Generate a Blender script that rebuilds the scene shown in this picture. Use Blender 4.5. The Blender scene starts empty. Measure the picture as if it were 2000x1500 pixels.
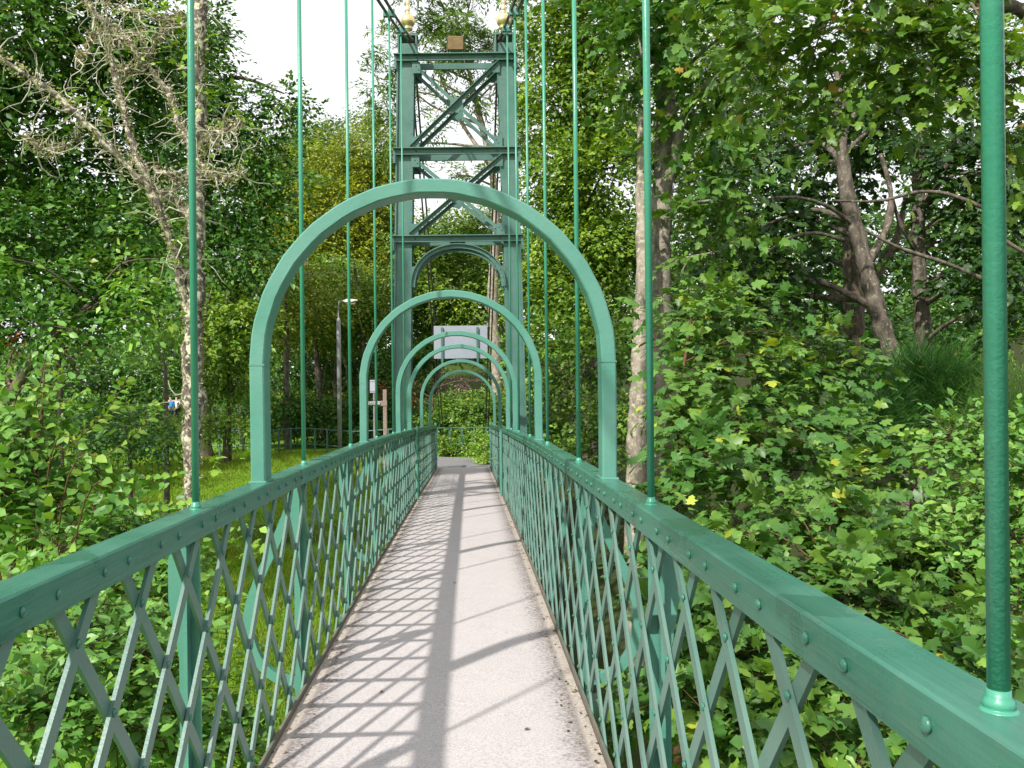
import bpy, bmesh, math
import numpy as np
from mathutils import Matrix, Vector
R = math.radians
scn = bpy.context.scene
col = scn.collection

# ------------------------------------------------------------------ camera, sky, sun
F, VX, VY = 1740.0, 915.0, 750.0            # focal length and axis point in photo pixels (2000 x 1500)
CX, CZ = 0.145, 1.45                        # the photographer stands a little right of the bridge's centre line
ROLL = 0.0105
cam = bpy.data.cameras.new('camera')
cam.sensor_width = 36.0
cam.lens = 36.0 * F / 2000.0
cam.shift_x = (1000.0 - VX) / 2000.0
cam.clip_start, cam.clip_end = 0.05, 3000
camo = bpy.data.objects.new('camera', cam)
col.objects.link(camo)
camo.matrix_world = Matrix.Translation((CX, 0, CZ)) @ Matrix.Rotation(R(90), 4, 'X') @ Matrix.Rotation(-ROLL, 4, 'Z')
scn.camera = camo

SUN = Vector((-0.645, -0.876, 1.0)).normalized()     # towards the sun: behind the left shoulder
elev = math.asin(SUN.z)
world = bpy.data.worlds.new('World')
scn.world = world
world.use_nodes = True
wn = world.node_tree
wn.nodes.clear()
sky = wn.nodes.new('ShaderNodeTexSky')
sky.sky_type = 'NISHITA'
sky.sun_disc = False
sky.sun_elevation = elev
sky.sun_rotation = math.atan2(SUN.x, SUN.y)
sky.dust_density = 4.0
cloud = wn.nodes.new('ShaderNodeMixRGB')             # thin bright cloud over the whole sky
cloud.inputs[0].default_value = 0.85
cloud.inputs[2].default_value = (11.2, 11.3, 11.5, 1)
wbg = wn.nodes.new('ShaderNodeBackground')
wbg.inputs[1].default_value = 0.10
wout = wn.nodes.new('ShaderNodeOutputWorld')
wn.links.new(sky.outputs[0], cloud.inputs[1])
wn.links.new(cloud.outputs[0], wbg.inputs[0])
wn.links.new(wbg.outputs[0], wout.inputs[0])

sd = bpy.data.lights.new('sun', 'SUN')
sd.energy = 5.0
sd.angle = R(1.3)
sd.color = (1.0, 0.955, 0.88)
so = bpy.data.objects.new('sun', sd)
col.objects.link(so)
so.rotation_euler = SUN.to_track_quat('Z', 'Y').to_euler()

vs = scn.view_settings
vs.view_transform = 'Standard'
vs.look = 'None'
vs.exposure = 0.36
vs.gamma = 1.0
vs.use_curve_mapping = False
cy = scn.cycles
cy.use_denoising = True
cy.use_adaptive_sampling = True
cy.adaptive_threshold = 0.02
cy.max_bounces = 3
cy.diffuse_bounces = 2
cy.glossy_bounces = 2
cy.transmission_bounces = 2
cy.transparent_max_bounces = 4
cy.sample_clamp_indirect = 4.0
cy.caustics_reflective = False
cy.caustics_refractive = False

rng = np.random.default_rng(11)

def P(x, y, D):
    """world point that stands D metres ahead and shows at photo pixel (x, y)"""
    dx, dy = x - VX, VY - y
    c, s = math.cos(ROLL), math.sin(ROLL)
    ux, uy = c * dx + s * dy, -s * dx + c * dy
    return Vector((CX + ux / F * D, D, CZ + uy / F * D))

# ------------------------------------------------------------------ node helpers and materials
def new_mat(name):
    m = bpy.data.materials.new(name)
    m.use_nodes = True
    nt = m.node_tree
    b = nt.nodes['Principled BSDF']
    return m, nt, b, nt.nodes['Material Output']

def noise(nt, scale, detail=4, rough=0.55, coord='Object', vec=None):
    n = nt.nodes.new('ShaderNodeTexNoise')
    n.inputs['Scale'].default_value = scale
    n.inputs['Detail'].default_value = detail
    n.inputs['Roughness'].default_value = rough
    if vec is None:
        tc = nt.nodes.new('ShaderNodeTexCoord')
        vec = tc.outputs[coord]
    nt.links.new(vec, n.inputs['Vector'])
    return n

def ramp(nt, fac, stops):
    r = nt.nodes.new('ShaderNodeValToRGB')
    e = r.color_ramp.elements
    while len(e) < len(stops):
        e.new(0.5)
    for i, (p, c) in enumerate(stops):
        e[i].position = p
        e[i].color = (c[0], c[1], c[2], 1) if hasattr(c, '__len__') else (c, c, c, 1)
    nt.links.new(fac, r.inputs[0])
    return r.outputs[0]

def mix(nt, fac, a, b, kind='MIX'):
    m = nt.nodes.new('ShaderNodeMixRGB')
    m.blend_type = kind
    for i, v in enumerate((fac, a, b)):
        if hasattr(v, 'is_output') or hasattr(v, 'links'):
            nt.links.new(v, m.inputs[i])
        elif hasattr(v, '__len__'):
            m.inputs[i].default_value = (v[0], v[1], v[2], 1)
        else:
            m.inputs[i].default_value = v
    return m.outputs[0]

def math_(nt, op, a, b=None, clamp=False):
    m = nt.nodes.new('ShaderNodeMath')
    m.operation = op
    m.use_clamp = clamp
    for i, v in enumerate((a, b)):
        if v is None:
            continue
        if hasattr(v, 'links'):
            nt.links.new(v, m.inputs[i])
        else:
            m.inputs[i].default_value = v
    return m.outputs[0]

def bump(nt, b, h, strength=0.2, dist=0.01):
    n = nt.nodes.new('ShaderNodeBump')
    n.inputs['Strength'].default_value = strength
    n.inputs['Distance'].default_value = dist
    nt.links.new(h, n.inputs['Height'])
    nt.links.new(n.outputs[0], b.inputs['Normal'])

def geo_pos(nt):
    g = nt.nodes.new('ShaderNodeNewGeometry')
    return g.outputs['Position']

def paint_mat(name, c1, c2, rough=0.36, dirt=0.25, damp=0.0, streak=False):
    m, nt, b, o = new_mat(name)
    pos = geo_pos(nt)
    n1 = noise(nt, 3.0, 5, 0.6, vec=pos)
    n2 = noise(nt, 26.0, 4, 0.65, vec=pos)
    n3 = noise(nt, 140.0, 3, 0.6, vec=pos)
    c = mix(nt, ramp(nt, n1.outputs[0], [(0.35, 0), (0.65, 1)]), c1, c2)
    d = math_(nt, 'MULTIPLY', ramp(nt, n2.outputs[0], [(0.55, 0), (0.75, 1)]), dirt)
    c = mix(nt, d, c, (0.13, 0.15, 0.11))
    n4 = noise(nt, 4.5, 3, 0.45, vec=pos)                 # damp patches: darker and glossier
    wet = ramp(nt, n4.outputs[0], [(0.585, 0), (0.61, 1)])
    c = mix(nt, math_(nt, 'MULTIPLY', wet, damp), c, mix(nt, 1.0, c, (0.45, 0.62, 0.55), 'MULTIPLY'))
    nt.links.new(c, b.inputs['Base Color'])
    r = nt.nodes.new('ShaderNodeMapRange')
    r.inputs[3].default_value = rough - 0.12
    r.inputs[4].default_value = rough + 0.16
    nt.links.new(n1.outputs[0], r.inputs[0])
    rr = math_(nt, 'SUBTRACT', r.outputs[0], math_(nt, 'MULTIPLY', wet, 0.14 * damp))
    nt.links.new(rr, b.inputs['Roughness'])
    b.inputs['Specular IOR Level'].default_value = 0.5
    h = mix(nt, 0.4, n2.outputs[0], n3.outputs[0])
    if streak:
        mp = nt.nodes.new('ShaderNodeMapping')
        mp.inputs['Scale'].default_value = (130, 3.5, 130)
        nt.links.new(pos, mp.inputs[0])
        st = noise(nt, 1.0, 4, 0.6, vec=mp.outputs[0])
        h = mix(nt, 0.6, h, st.outputs[0])
        c2_ = mix(nt, 1.0, c, ramp(nt, st.outputs[0], [(0.3, 0.88), (0.7, 1.12)]), 'MULTIPLY')
        nt.links.new(c2_, b.inputs['Base Color'])
    bump(nt, b, h, 0.35, 0.005)
    return m

M_PAINT = paint_mat('green_gloss_paint', (0.064, 0.218, 0.165), (0.094, 0.252, 0.198))
M_RAIL = paint_mat('rail_green_paint', (0.030, 0.142, 0.098), (0.050, 0.170, 0.124), 0.27, 0.3, 0.5, True)
M_ROD = paint_mat('rod_green_paint', (0.036, 0.235, 0.148), (0.052, 0.262, 0.172), 0.30, 0.08)
M_LATT = paint_mat('lattice_green_paint', (0.068, 0.158, 0.126), (0.105, 0.188, 0.155), 0.40, 0.45)  # green greyed in the colour to stand in for light bounced off the deck
M_TOWER = paint_mat('tower_green_paint', (0.045, 0.128, 0.105), (0.078, 0.168, 0.142), 0.42, 0.3)
M_RUSTY = paint_mat('muddy_edge_paint', (0.075, 0.10, 0.075), (0.16, 0.12, 0.09), 0.7, 0.7)

def plain(name, c, rough=0.6, metal=0.0, var=0.25, scale=8.0, bstr=0.1):
    m, nt, b, o = new_mat(name)
    n = noise(nt, scale, 5, 0.6, vec=geo_pos(nt))
    k = ramp(nt, n.outputs[0], [(0.3, 1 - var), (0.7, 1 + var)])
    nt.links.new(mix(nt, 1.0, c, k, 'MULTIPLY'), b.inputs['Base Color'])
    b.inputs['Roughness'].default_value = rough
    b.inputs['Metallic'].default_value = metal
    if bstr:
        bump(nt, b, n.outputs[0], bstr, 0.01)
    return m

M_CABLE = plain('cable_grey', (0.10, 0.085, 0.095), 0.6)
M_GOLD = plain('gold_leaf', (0.78, 0.60, 0.31), 0.3, 0.8, 0.12)
M_LAMPBOX = plain('tan_housing', (0.19, 0.125, 0.055), 0.5, 0.2, 0.25, 14)
M_BOARD = plain('bare_aluminium', (0.30, 0.325, 0.39), 0.5, 0.15, 0.08, 3, 0)
M_GALV = plain('galvanised_grey', (0.27, 0.27, 0.29), 0.55, 0.3, 0.15)
M_LAMPHEAD = plain('lamp_head_white', (0.62, 0.62, 0.55), 0.5, 0, 0.08)
M_LENS = plain('lamp_bowl', (0.35, 0.27, 0.15), 0.3, 0, 0.1)
M_WOOD = plain('weathered_oak', (0.24, 0.185, 0.15), 0.8, 0, 0.35, 30, 0.3)
M_BLACK = plain('black_sign', (0.02, 0.022, 0.02), 0.5)
M_WHITE = plain('white_paint', (0.8, 0.8, 0.78), 0.6, 0, 0.05)
M_BLUEGREY = plain('pale_sign', (0.36, 0.37, 0.45), 0.5, 0, 0.05)
M_FENCE = plain('fence_green', (0.05, 0.13, 0.115), 0.5)
M_SKIN = plain('skin', (0.5, 0.3, 0.22), 0.6, 0, 0.05)
M_BLUE = plain('blue_shirt', (0.06, 0.30, 0.70), 0.8, 0, 0.1)
M_SHIRT = plain('white_shirt', (0.8, 0.78, 0.84), 0.8, 0, 0.08)
M_HAIR = plain('dark_hair', (0.02, 0.016, 0.014), 0.6)
M_TROUSER = plain('dark_trousers', (0.04, 0.04, 0.05), 0.9)

def bark_mat(name, c1, c2, spots=None, scale=6.0, amt=0.5):
    m, nt, b, o = new_mat(name)
    pos = geo_pos(nt)
    mp = nt.nodes.new('ShaderNodeMapping')
    mp.inputs['Scale'].default_value = (1, 1, 0.35)
    nt.links.new(pos, mp.inputs[0])
    n = noise(nt, scale * 3, 6, 0.65, vec=mp.outputs[0])
    c = mix(nt, ramp(nt, n.outputs[0], [(0.36, 0), (0.62, 1)]), c1, c2)
    h = n.outputs[0]
    if spots:
        n2 = noise(nt, scale * 4.0, 5, 0.7, vec=pos)
        f = ramp(nt, n2.outputs[0], [(amt, 0), (amt + 0.09, 1)])
        c = mix(nt, f, c, spots)
        h = mix(nt, 0.5, h, n2.outputs[0])
    nt.links.new(c, b.inputs['Base Color'])
    b.inputs['Roughness'].default_value = 0.92
    b.inputs['Specular IOR Level'].default_value = 0.15
    bump(nt, b, h, 0.7, 0.03)
    return m

M_LICHEN = bark_mat('lichen_bark', (0.055, 0.043, 0.036), (0.17, 0.14, 0.12), (0.50, 0.47, 0.35), 3.2, 0.49)
M_SYC = bark_mat('sycamore_bark', (0.055, 0.046, 0.038), (0.16, 0.135, 0.11), (0.26, 0.25, 0.18), 4, 0.56)  # bark colour darkened to stand in for canopy shade on the trunks
M_GREYBARK = bark_mat('grey_bark', (0.13, 0.112, 0.095), (0.32, 0.28, 0.24), (0.42, 0.40, 0.31), 3.6, 0.56)
M_PALE = bark_mat('pale_bark', (0.15, 0.125, 0.10), (0.34, 0.29, 0.24), (0.42, 0.40, 0.30), 3.4, 0.52)
M_DARKBARK = bark_mat('dark_bark', (0.06, 0.048, 0.038), (0.15, 0.12, 0.09), (0.20, 0.20, 0.12), 6, 0.6)
M_TWIG = bark_mat('red_twig', (0.07, 0.042, 0.026), (0.15, 0.085, 0.045), None, 10)

M_DEADTWIG = plain('dead_twig', (0.40, 0.37, 0.29), 0.9, 0, 0.35, 9)
def leaf_mat(name, trans=0.24, rough=0.42, spec=0.34):
    m, nt, b, o = new_mat(name)
    at = nt.nodes.new('ShaderNodeAttribute')
    at.attribute_name = 'tint'
    c = at.outputs[0]
    nt.links.new(c, b.inputs['Base Color'])
    b.inputs['Roughness'].default_value = rough
    b.inputs['Specular IOR Level'].default_value = spec
    t = nt.nodes.new('ShaderNodeBsdfTranslucent')
    nt.links.new(mix(nt, 1.0, c, (1.5, 1.45, 0.55), 'MULTIPLY'), t.inputs[0])
    ms = nt.nodes.new('ShaderNodeMixShader')
    ms.inputs[0].default_value = trans
    nt.links.new(b.outputs[0], ms.inputs[1])
    nt.links.new(t.outputs[0], ms.inputs[2])
    nt.links.new(ms.outputs[0], o.inputs[0])
    return m

M_LEAF = leaf_mat('leaf')
M_GRASS = leaf_mat('grass_blade', 0.35, 0.6, 0.2)

def deck_mat():
    m, nt, b, o = new_mat('gritty_concrete')
    pos = geo_pos(nt)
    sx = nt.nodes.new('ShaderNodeSeparateXYZ')
    nt.links.new(pos, sx.inputs[0])
    big = noise(nt, 0.9, 5, 0.6, vec=pos)
    mid = noise(nt, 11.0, 5, 0.7, vec=pos)
    grit = noise(nt, 120.0, 4, 0.8, vec=pos)
    patch = noise(nt, 60.0, 5, 0.85, vec=pos)
    c = mix(nt, ramp(nt, big.outputs[0], [(0.35, 0), (0.65, 1)]), (0.395, 0.362, 0.360), (0.465, 0.432, 0.432))
    c = mix(nt, 0.5, c, ramp(nt, mid.outputs[0], [(0.3, (0.335, 0.305, 0.303)), (0.7, (0.49, 0.456, 0.455))]))
    c = mix(nt, 0.6, c, ramp(nt, grit.outputs[0], [(0.34, (0.13, 0.115, 0.11)), (0.46, (0.39, 0.36, 0.358)), (0.56, (0.45, 0.42, 0.418)), (0.68, (0.66, 0.62, 0.61))]))
    ax = math_(nt, 'ABSOLUTE', sx.outputs[0])
    edge = nt.nodes.new('ShaderNodeMapRange')             # dirt and moss gathered along both kerbs
    edge.inputs[1].default_value = 0.36
    edge.inputs[2].default_value = 0.62
    nt.links.new(ax, edge.inputs[0])
    e = math_(nt, 'ADD', math_(nt, 'MULTIPLY', edge.outputs[0], 0.34), math_(nt, 'MULTIPLY', mid.outputs[0], 0.22))
    e = math_(nt, 'ADD', e, patch.outputs[0])
    f = ramp(nt, e, [(0.80, 0), (0.96, 1)])
    c = mix(nt, math_(nt, 'MULTIPLY', f, 0.8), c, (0.10, 0.08, 0.065))
    lip = nt.nodes.new('ShaderNodeMapRange')              # worn pale lip next to the kerb
    lip.inputs[1].default_value = 0.605
    lip.inputs[2].default_value = 0.625
    nt.links.new(ax, lip.inputs[0])
    lf = math_(nt, 'MULTIPLY', lip.outputs[0], ramp(nt, patch.outputs[0], [(0.42, 0), (0.55, 0.8)]))
    c = mix(nt, lf, c, (0.50, 0.44, 0.37))
    nt.links.new(c, b.inputs['Base Color'])
    b.inputs['Roughness'].default_value = 0.93
    b.inputs['Specular IOR Level'].default_value = 0.2
    bump(nt, b, mix(nt, 0.5, grit.outputs[0], mid.outputs[0]), 0.5, 0.004)
    return m

M_DECK = deck_mat()
M_ASPHALT = plain('path_asphalt', (0.17, 0.165, 0.17), 0.95, 0, 0.25, 40, 0.3)

def ground_mat():
    m, nt, b, o = new_mat('turf_and_soil')
    pos = geo_pos(nt)
    n1 = noise(nt, 0.5, 5, 0.6, vec=pos)
    n2 = noise(nt, 5.0, 6, 0.7, vec=pos)
    sx = nt.nodes.new('ShaderNodeSeparateXYZ')
    nt.links.new(pos, sx.inputs[0])
    g = ramp(nt, n2.outputs[0], [(0.25, (0.06, 0.13, 0.012)), (0.5, (0.11, 0.235, 0.018)), (0.75, (0.17, 0.31, 0.03))])
    soil = ramp(nt, n2.outputs[0], [(0.3, (0.020, 0.028, 0.010)), (0.55, (0.035, 0.04, 0.016)), (0.75, (0.07, 0.055, 0.035))])
    lf = nt.nodes.new('ShaderNodeMapRange')               # turf on the left bank, leaf litter and soil elsewhere
    lf.inputs[1].default_value = 0.0
    lf.inputs[2].default_value = 1.4
    lf.inputs[3].default_value = 1.0
    lf.inputs[4].default_value = 0.05
    nt.links.new(sx.outputs[0], lf.inputs[0])
    far = nt.nodes.new('ShaderNodeMapRange')
    far.inputs[1].default_value = 33.0
    far.inputs[2].default_value = 38.0
    far.inputs[3].default_value = 1.0
    far.inputs[4].default_value = 0.2
    nt.links.new(sx.outputs[1], far.inputs[0])
    k = math_(nt, 'MULTIPLY', lf.outputs[0], far.outputs[0])
    k = math_(nt, 'MULTIPLY', k, ramp(nt, n1.outputs[0], [(0.25, 0.5), (0.45, 1.0)]))
    s = nt.nodes.new('ShaderNodeNewGeometry')             # bare earth on the steep lip of the lawn
    sz = nt.nodes.new('ShaderNodeSeparateXYZ')
    nt.links.new(s.outputs['Normal'], sz.inputs[0])
    k = math_(nt, 'MULTIPLY', k, ramp(nt, sz.outputs[2], [(0.78, 0.15), (0.9, 1)]))
    nt.links.new(mix(nt, k, soil, g), b.inputs['Base Color'])
    b.inputs['Roughness'].default_value = 0.95
    b.inputs['Specular IOR Level'].default_value = 0.1
    bump(nt, b, n2.outputs[0], 0.6, 0.05)
    return m

M_GROUND = ground_mat()

# ------------------------------------------------------------------ object helpers
def link(name, me, mat=None, parent=None):
    o = bpy.data.objects.new(name, me)
    col.objects.link(o)
    if parent is not None:
        o.parent = parent
    if mat is not None and me is not None and len(me.materials) == 0:
        me.materials.append(mat)
    return o

def tag(o, label=None, cat=None, group=None, kind=None):
    if label: o['label'] = label
    if cat: o['category'] = cat
    if group: o['group'] = group
    if kind: o['kind'] = kind
    return o

def empty(name, loc=(0, 0, 0), parent=None):
    o = bpy.data.objects.new(name, None)
    o.empty_display_size = 0.2
    col.objects.link(o)
    o.location = loc
    if parent is not None:
        o.parent = parent
    return o

def mesh_np(name, V, faces=None, tris=None, tint=None, smooth=False):
    me = bpy.data.meshes.new(name)
    V = np.asarray(V, np.float32)
    if tris is not None:
        tris = np.asarray(tris, np.int32)
        n = len(tris)
        me.vertices.add(len(V))
        me.vertices.foreach_set('co', V.ravel())
        me.loops.add(3 * n)
        me.loops.foreach_set('vertex_index', tris.ravel())
        me.polygons.add(n)
        me.polygons.foreach_set('loop_start', np.arange(0, 3 * n, 3, dtype=np.int32))
        me.update(calc_edges=True)
    else:
        me.from_pydata([tuple(map(float, v)) for v in V], [], faces)
        me.update()
    if tint is not None:
        a = me.attributes.new('tint', 'FLOAT_COLOR', 'POINT')
        t4 = np.ones((len(V), 4), np.float32)
        t4[:, :3] = tint
        a.data.foreach_set('color', t4.ravel())
    if smooth:
        me.polygons.foreach_set('use_smooth', np.ones(len(me.polygons), bool))
    return me

class MB:
    """collects simple shapes into one mesh"""
    def __init__(s):
        s.v, s.f = [], []
    def add(s, v, f):
        k = len(s.v)
        s.v += [tuple(p) for p in v]
        s.f += [tuple(i + k for i in q) for q in f]
        return s
    def box(s, x0, x1, y0, y1, z0, z1):
        v = [(x, y, z) for z in (z0, z1) for y in (y0, y1) for x in (x0, x1)]
        return s.add(v, [(0, 2, 3, 1), (4, 5, 7, 6), (0, 1, 5, 4), (2, 6, 7, 3), (0, 4, 6, 2), (1, 3, 7, 5)])
    def beam(s, a, b, w, h, up=(0, 0, 1)):
        """rectangular bar from a to b, w across, h along up"""
        a, b, up = Vector(a), Vector(b), Vector(up)
        d = (b - a).normalized()
        r = d.cross(up).normalized()
        u = r.cross(d)
        v = []
        for p in (a, b):
            for i, j in ((-1, -1), (1, -1), (1, 1), (-1, 1)):
                v.append(p + r * (i * w / 2) + u * (j * h / 2))
        return s.add(v, [(0, 1, 2, 3), (7, 6, 5, 4), (0, 4, 5, 1), (1, 5, 6, 2), (2, 6, 7, 3), (3, 7, 4, 0)])
    def tube(s, pts, rad, n=8, cap=True):
        V, Fc = tube_np(pts, rad, n, cap)
        return s.add(V, Fc)
    def lathe(s, c, prof, n=12, axis='Z'):
        v, f = [], []
        c = Vector(c)
        for r, h in prof:
            for i in range(n):
                a = 2 * math.pi * i / n
                p = (r * math.cos(a), r * math.sin(a), h)
                if axis == 'X': p = (p[2], p[0], p[1])
                if axis == '-X': p = (-p[2], p[0], p[1])
                if axis == '-Y': p = (p[0], -p[2], p[1])
                v.append(c + Vector(p))
        m = len(prof)
        for j in range(m - 1):
            for i in range(n):
                f.append((j * n + i, j * n + (i + 1) % n, (j + 1) * n + (i + 1) % n, (j + 1) * n + i))
        f.append(tuple(range(n))[::-1])
        f.append(tuple((m - 1) * n + i for i in range(n)))
        return s.add(v, f)
    def build(s, name, mat, parent=None, smooth=False, bevel=0.0):
        bm = bmesh.new()
        vs_ = [bm.verts.new(p) for p in s.v]
        for q in s.f:
            try:
                bm.faces.new([vs_[i] for i in q])
            except ValueError:
                pass
        bmesh.ops.recalc_face_normals(bm, faces=bm.faces)
        if bevel > 0:
            ed = [e for e in bm.edges if len(e.link_faces) == 2 and e.calc_face_angle(0) > 0.6]
            bmesh.ops.bevel(bm, geom=ed, offset=bevel, segments=1, affect='EDGES', profile=0.5)
        me = bpy.data.meshes.new(name)
        bm.to_mesh(me)
        bm.free()
        if smooth:
            me.polygons.foreach_set('use_smooth', np.ones(len(me.polygons), bool))
        return link(name, me, mat, parent)

def tube_np(pts, rad, n=8, cap=True):
    pts = [Vector(p) for p in pts]
    if not hasattr(rad, '__len__'):
        rad = [rad] * len(pts)
    V, Fc = [], []
    prev = None
    for i, p in enumerate(pts):
        d = (pts[min(i + 1, len(pts) - 1)] - pts[max(i - 1, 0)]).normalized()
        if prev is None:
            ref = Vector((1, 0, 0)) if abs(d.x) < 0.8 else Vector((0, 1, 0))
            u = (ref - d * ref.dot(d)).normalized()
        else:
            u = (prev - d * prev.dot(d)).normalized()
        prev = u
        w = d.cross(u)
        for k in range(n):
            a = 2 * math.pi * k / n
            V.append(p + (u * math.cos(a) + w * math.sin(a)) * rad[i])
    for i in range(len(pts) - 1):
        for k in range(n):
            Fc.append((i * n + k, i * n + (k + 1) % n, (i + 1) * n + (k + 1) % n, (i + 1) * n + k))
    if cap:
        Fc.append(tuple(range(n))[::-1])
        Fc.append(tuple((len(pts) - 1) * n + k for k in range(n)))
    return V, Fc

def spline(pts, rad=None, sub=5):
    """Catmull-Rom through pts"""
    pts = [np.array(p, float) for p in pts]
    out, ro = [], []
    n = len(pts)
    for i in range(n - 1):
        p0, p1, p2, p3 = pts[max(i - 1, 0)], pts[i], pts[i + 1], pts[min(i + 2, n - 1)]
        for k in range(sub):
            t = k / sub
            out.append(0.5 * ((2 * p1) + (-p0 + p2) * t + (2 * p0 - 5 * p1 + 4 * p2 - p3) * t * t + (-p0 + 3 * p1 - 3 * p2 + p3) * t ** 3))
            if rad is not None: ro.append(rad[i] + (rad[i + 1] - rad[i]) * t)
    out.append(pts[-1])
    if rad is not None:
        ro.append(rad[-1])
        return out, ro
    return out

# ------------------------------------------------------------------ heights of deck and ground
KY = np.array([-8, 0, 4, 7, 9.55, 14.2, 22.6, 26, 40], float)
KZ = np.array([0.10, 0.02, -0.035, -0.09, -0.17, -0.33, -0.67, -0.72, -0.72], float)
def dz(Y):
    return float(np.mean([np.interp(Y + o, KY, KZ) for o in np.linspace(-0.7, 0.7, 9)]))

def sstep(x, a, b):
    t = np.clip((x - a) / (b - a), 0, 1)
    return t * t * (3 - 2 * t)

def ground_z(X, Y):
    X, Y = np.asarray(X, float), np.asarray(Y, float)
    base = np.interp(Y, [-30, 0, 8, 12, 18.2, 18.9, 22, 26, 60, 400], [-4.6, -4.4, -3.9, -3.2, -1.9, -1.3, -0.95, -0.76, -0.76, -0.76])
    rb = np.interp(Y, [0, 6, 14, 22, 30], [-3.6, -3.0, -0.9, -0.6, -0.76])
    k = sstep(X, 1.2, 7.0)
    z = base * (1 - k) + (rb + 0.05 * np.clip(X - 3, 0, 25)) * k
    hill = sstep(Y, 30, 75) * 5.5 * sstep(X, -16, -5)
    z = z + hill
    z = z + 0.06 * np.sin(X * 1.7 + 0.6 * Y) * np.cos(Y * 1.3 - 0.4 * X) * sstep(np.abs(X), 1.0, 2.0)
    near = sstep(Y, 20.5, 22.4) * (1 - sstep(np.abs(X), 1.0, 2.2)) * (1 - sstep(Y, 27, 30))
    return z * (1 - near) + (-0.735) * near

def make_ground():
    xs = np.concatenate([[-500, -300, -180, -120, -80, -55, -40, -32, -26, -22], np.arange(-19, 19.1, 0.35), [22, 26, 32, 40, 55, 80, 120, 180, 300, 500]])
    ys = np.concatenate([[-300, -150, -80, -40, -20, -10, -5], np.arange(-2, 34.1, 0.3), np.arange(36, 80, 3), [90, 120, 170, 250, 400, 700, 1200]])
    X, Y = np.meshgrid(xs, ys)
    Z = ground_z(X, Y)
    V = np.stack([X, Y, Z], -1).reshape(-1, 3)
    nx, ny = len(xs), len(ys)
    i = np.arange(nx - 1)[None, :] + nx * np.arange(ny - 1)[:, None]
    i = i.ravel()
    tris = np.concatenate([np.stack([i, i + 1, i + nx + 1], 1), np.stack([i, i + nx + 1, i + nx], 1)])
    o = link('ground', mesh_np('ground', V, tris=tris, smooth=True), M_GROUND)
    tag(o, 'grassy river bank and woodland floor under the trees', kind='structure')
make_ground()

# path beyond the bridge, bending left towards the lamp post
def make_path():
    cl = spline([(0, 22.55, 0), (0.0, 23.7, 0), (-0.35, 24.9, 0), (-1.5, 25.7, 0), (-2.4, 26.2, 0), (-2.9, 26.9, 0)], sub=6)
    V, fc = [], []
    for i, p in enumerate(cl):
        d = cl[min(i + 1, len(cl) - 1)] - cl[max(i - 1, 0)]
        d = d / np.linalg.norm(d)
        nrm = np.array([-d[1], d[0], 0])
        w = 0.72 + 0.35 * min(1, i / 6)
        for s in (1, -1):
            q = p + nrm * w * s
            V.append((q[0], q[1], max(float(ground_z(q[0], q[1])), -0.78) + 0.03))
    for i in range(len(cl) - 1):
        fc.append((2 * i, 2 * i + 1, 2 * i + 3, 2 * i + 2))
    o = link('path', mesh_np('path', V, faces=fc), M_ASPHALT)
    tag(o, 'grey asphalt footpath leading off the far end of the bridge', kind='structure')
make_path()

# ------------------------------------------------------------------ the footbridge
bridge = empty('footbridge', (0, 0, 0))
tag(bridge, 'green painted iron suspension footbridge with lattice parapets, hoop arches and a braced tower', 'footbridge')
Y0, Y1 = -3.0, 22.6
YS = list(np.arange(Y0, Y1, 0.4)) + [Y1]

def sweep(prof, ys, s=1):
    V, fc = [], []
    n = len(prof)
    for y in ys:
        z0 = dz(y)
        for (x, z) in prof:
            V.append((s * x, y, z0 + z))
    for i in range(len(ys) - 1):
        for k in range(n):
            q = (i * n + k, i * n + (k + 1) % n, (i + 1) * n + (k + 1) % n, (i + 1) * n + k)
            fc.append(q)
    fc.append(tuple(range(n)))
    fc.append(tuple((len(ys) - 1) * n + k for k in range(n))[::-1])
    return V, fc

def part(mb, name, mat, parent=None, **k):
    return mb.build(name, mat, parent if parent is not None else bridge, **k)

deck = part(MB().add(*sweep([(-0.662, -0.13), (0.662, -0.13), (0.662, 0.0), (-0.662, 0.0)], YS)), 'deck', M_DECK)
tag(deck, 'pale gritty concrete walkway with dirt along its edges')
RAILS = {}
for s in (-1, 1):
    w = 0.667
    prof = [(w, 1.01), (w, 1.081), (w + 0.005, 1.086), (0.751, 1.086), (0.756, 1.081), (0.756, 1.01), (0.746, 1.01), (0.746, 1.074), (0.677, 1.074), (0.677, 1.01)]
    RAILS[s] = part(MB().add(*sweep(prof, YS, s)), 'top_rail', M_RAIL)
    tag(RAILS[s], 'riveted %s top rail' % ('left' if s < 0 else 'right'))
    part(MB().add(*sweep([(0.6645, -0.10), (0.6645, 0.028), (0.676, 0.028), (0.676, -0.09), (0.72, -0.09), (0.72, -0.10)], YS, s)), 'bottom_rail', M_RUSTY)

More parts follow.
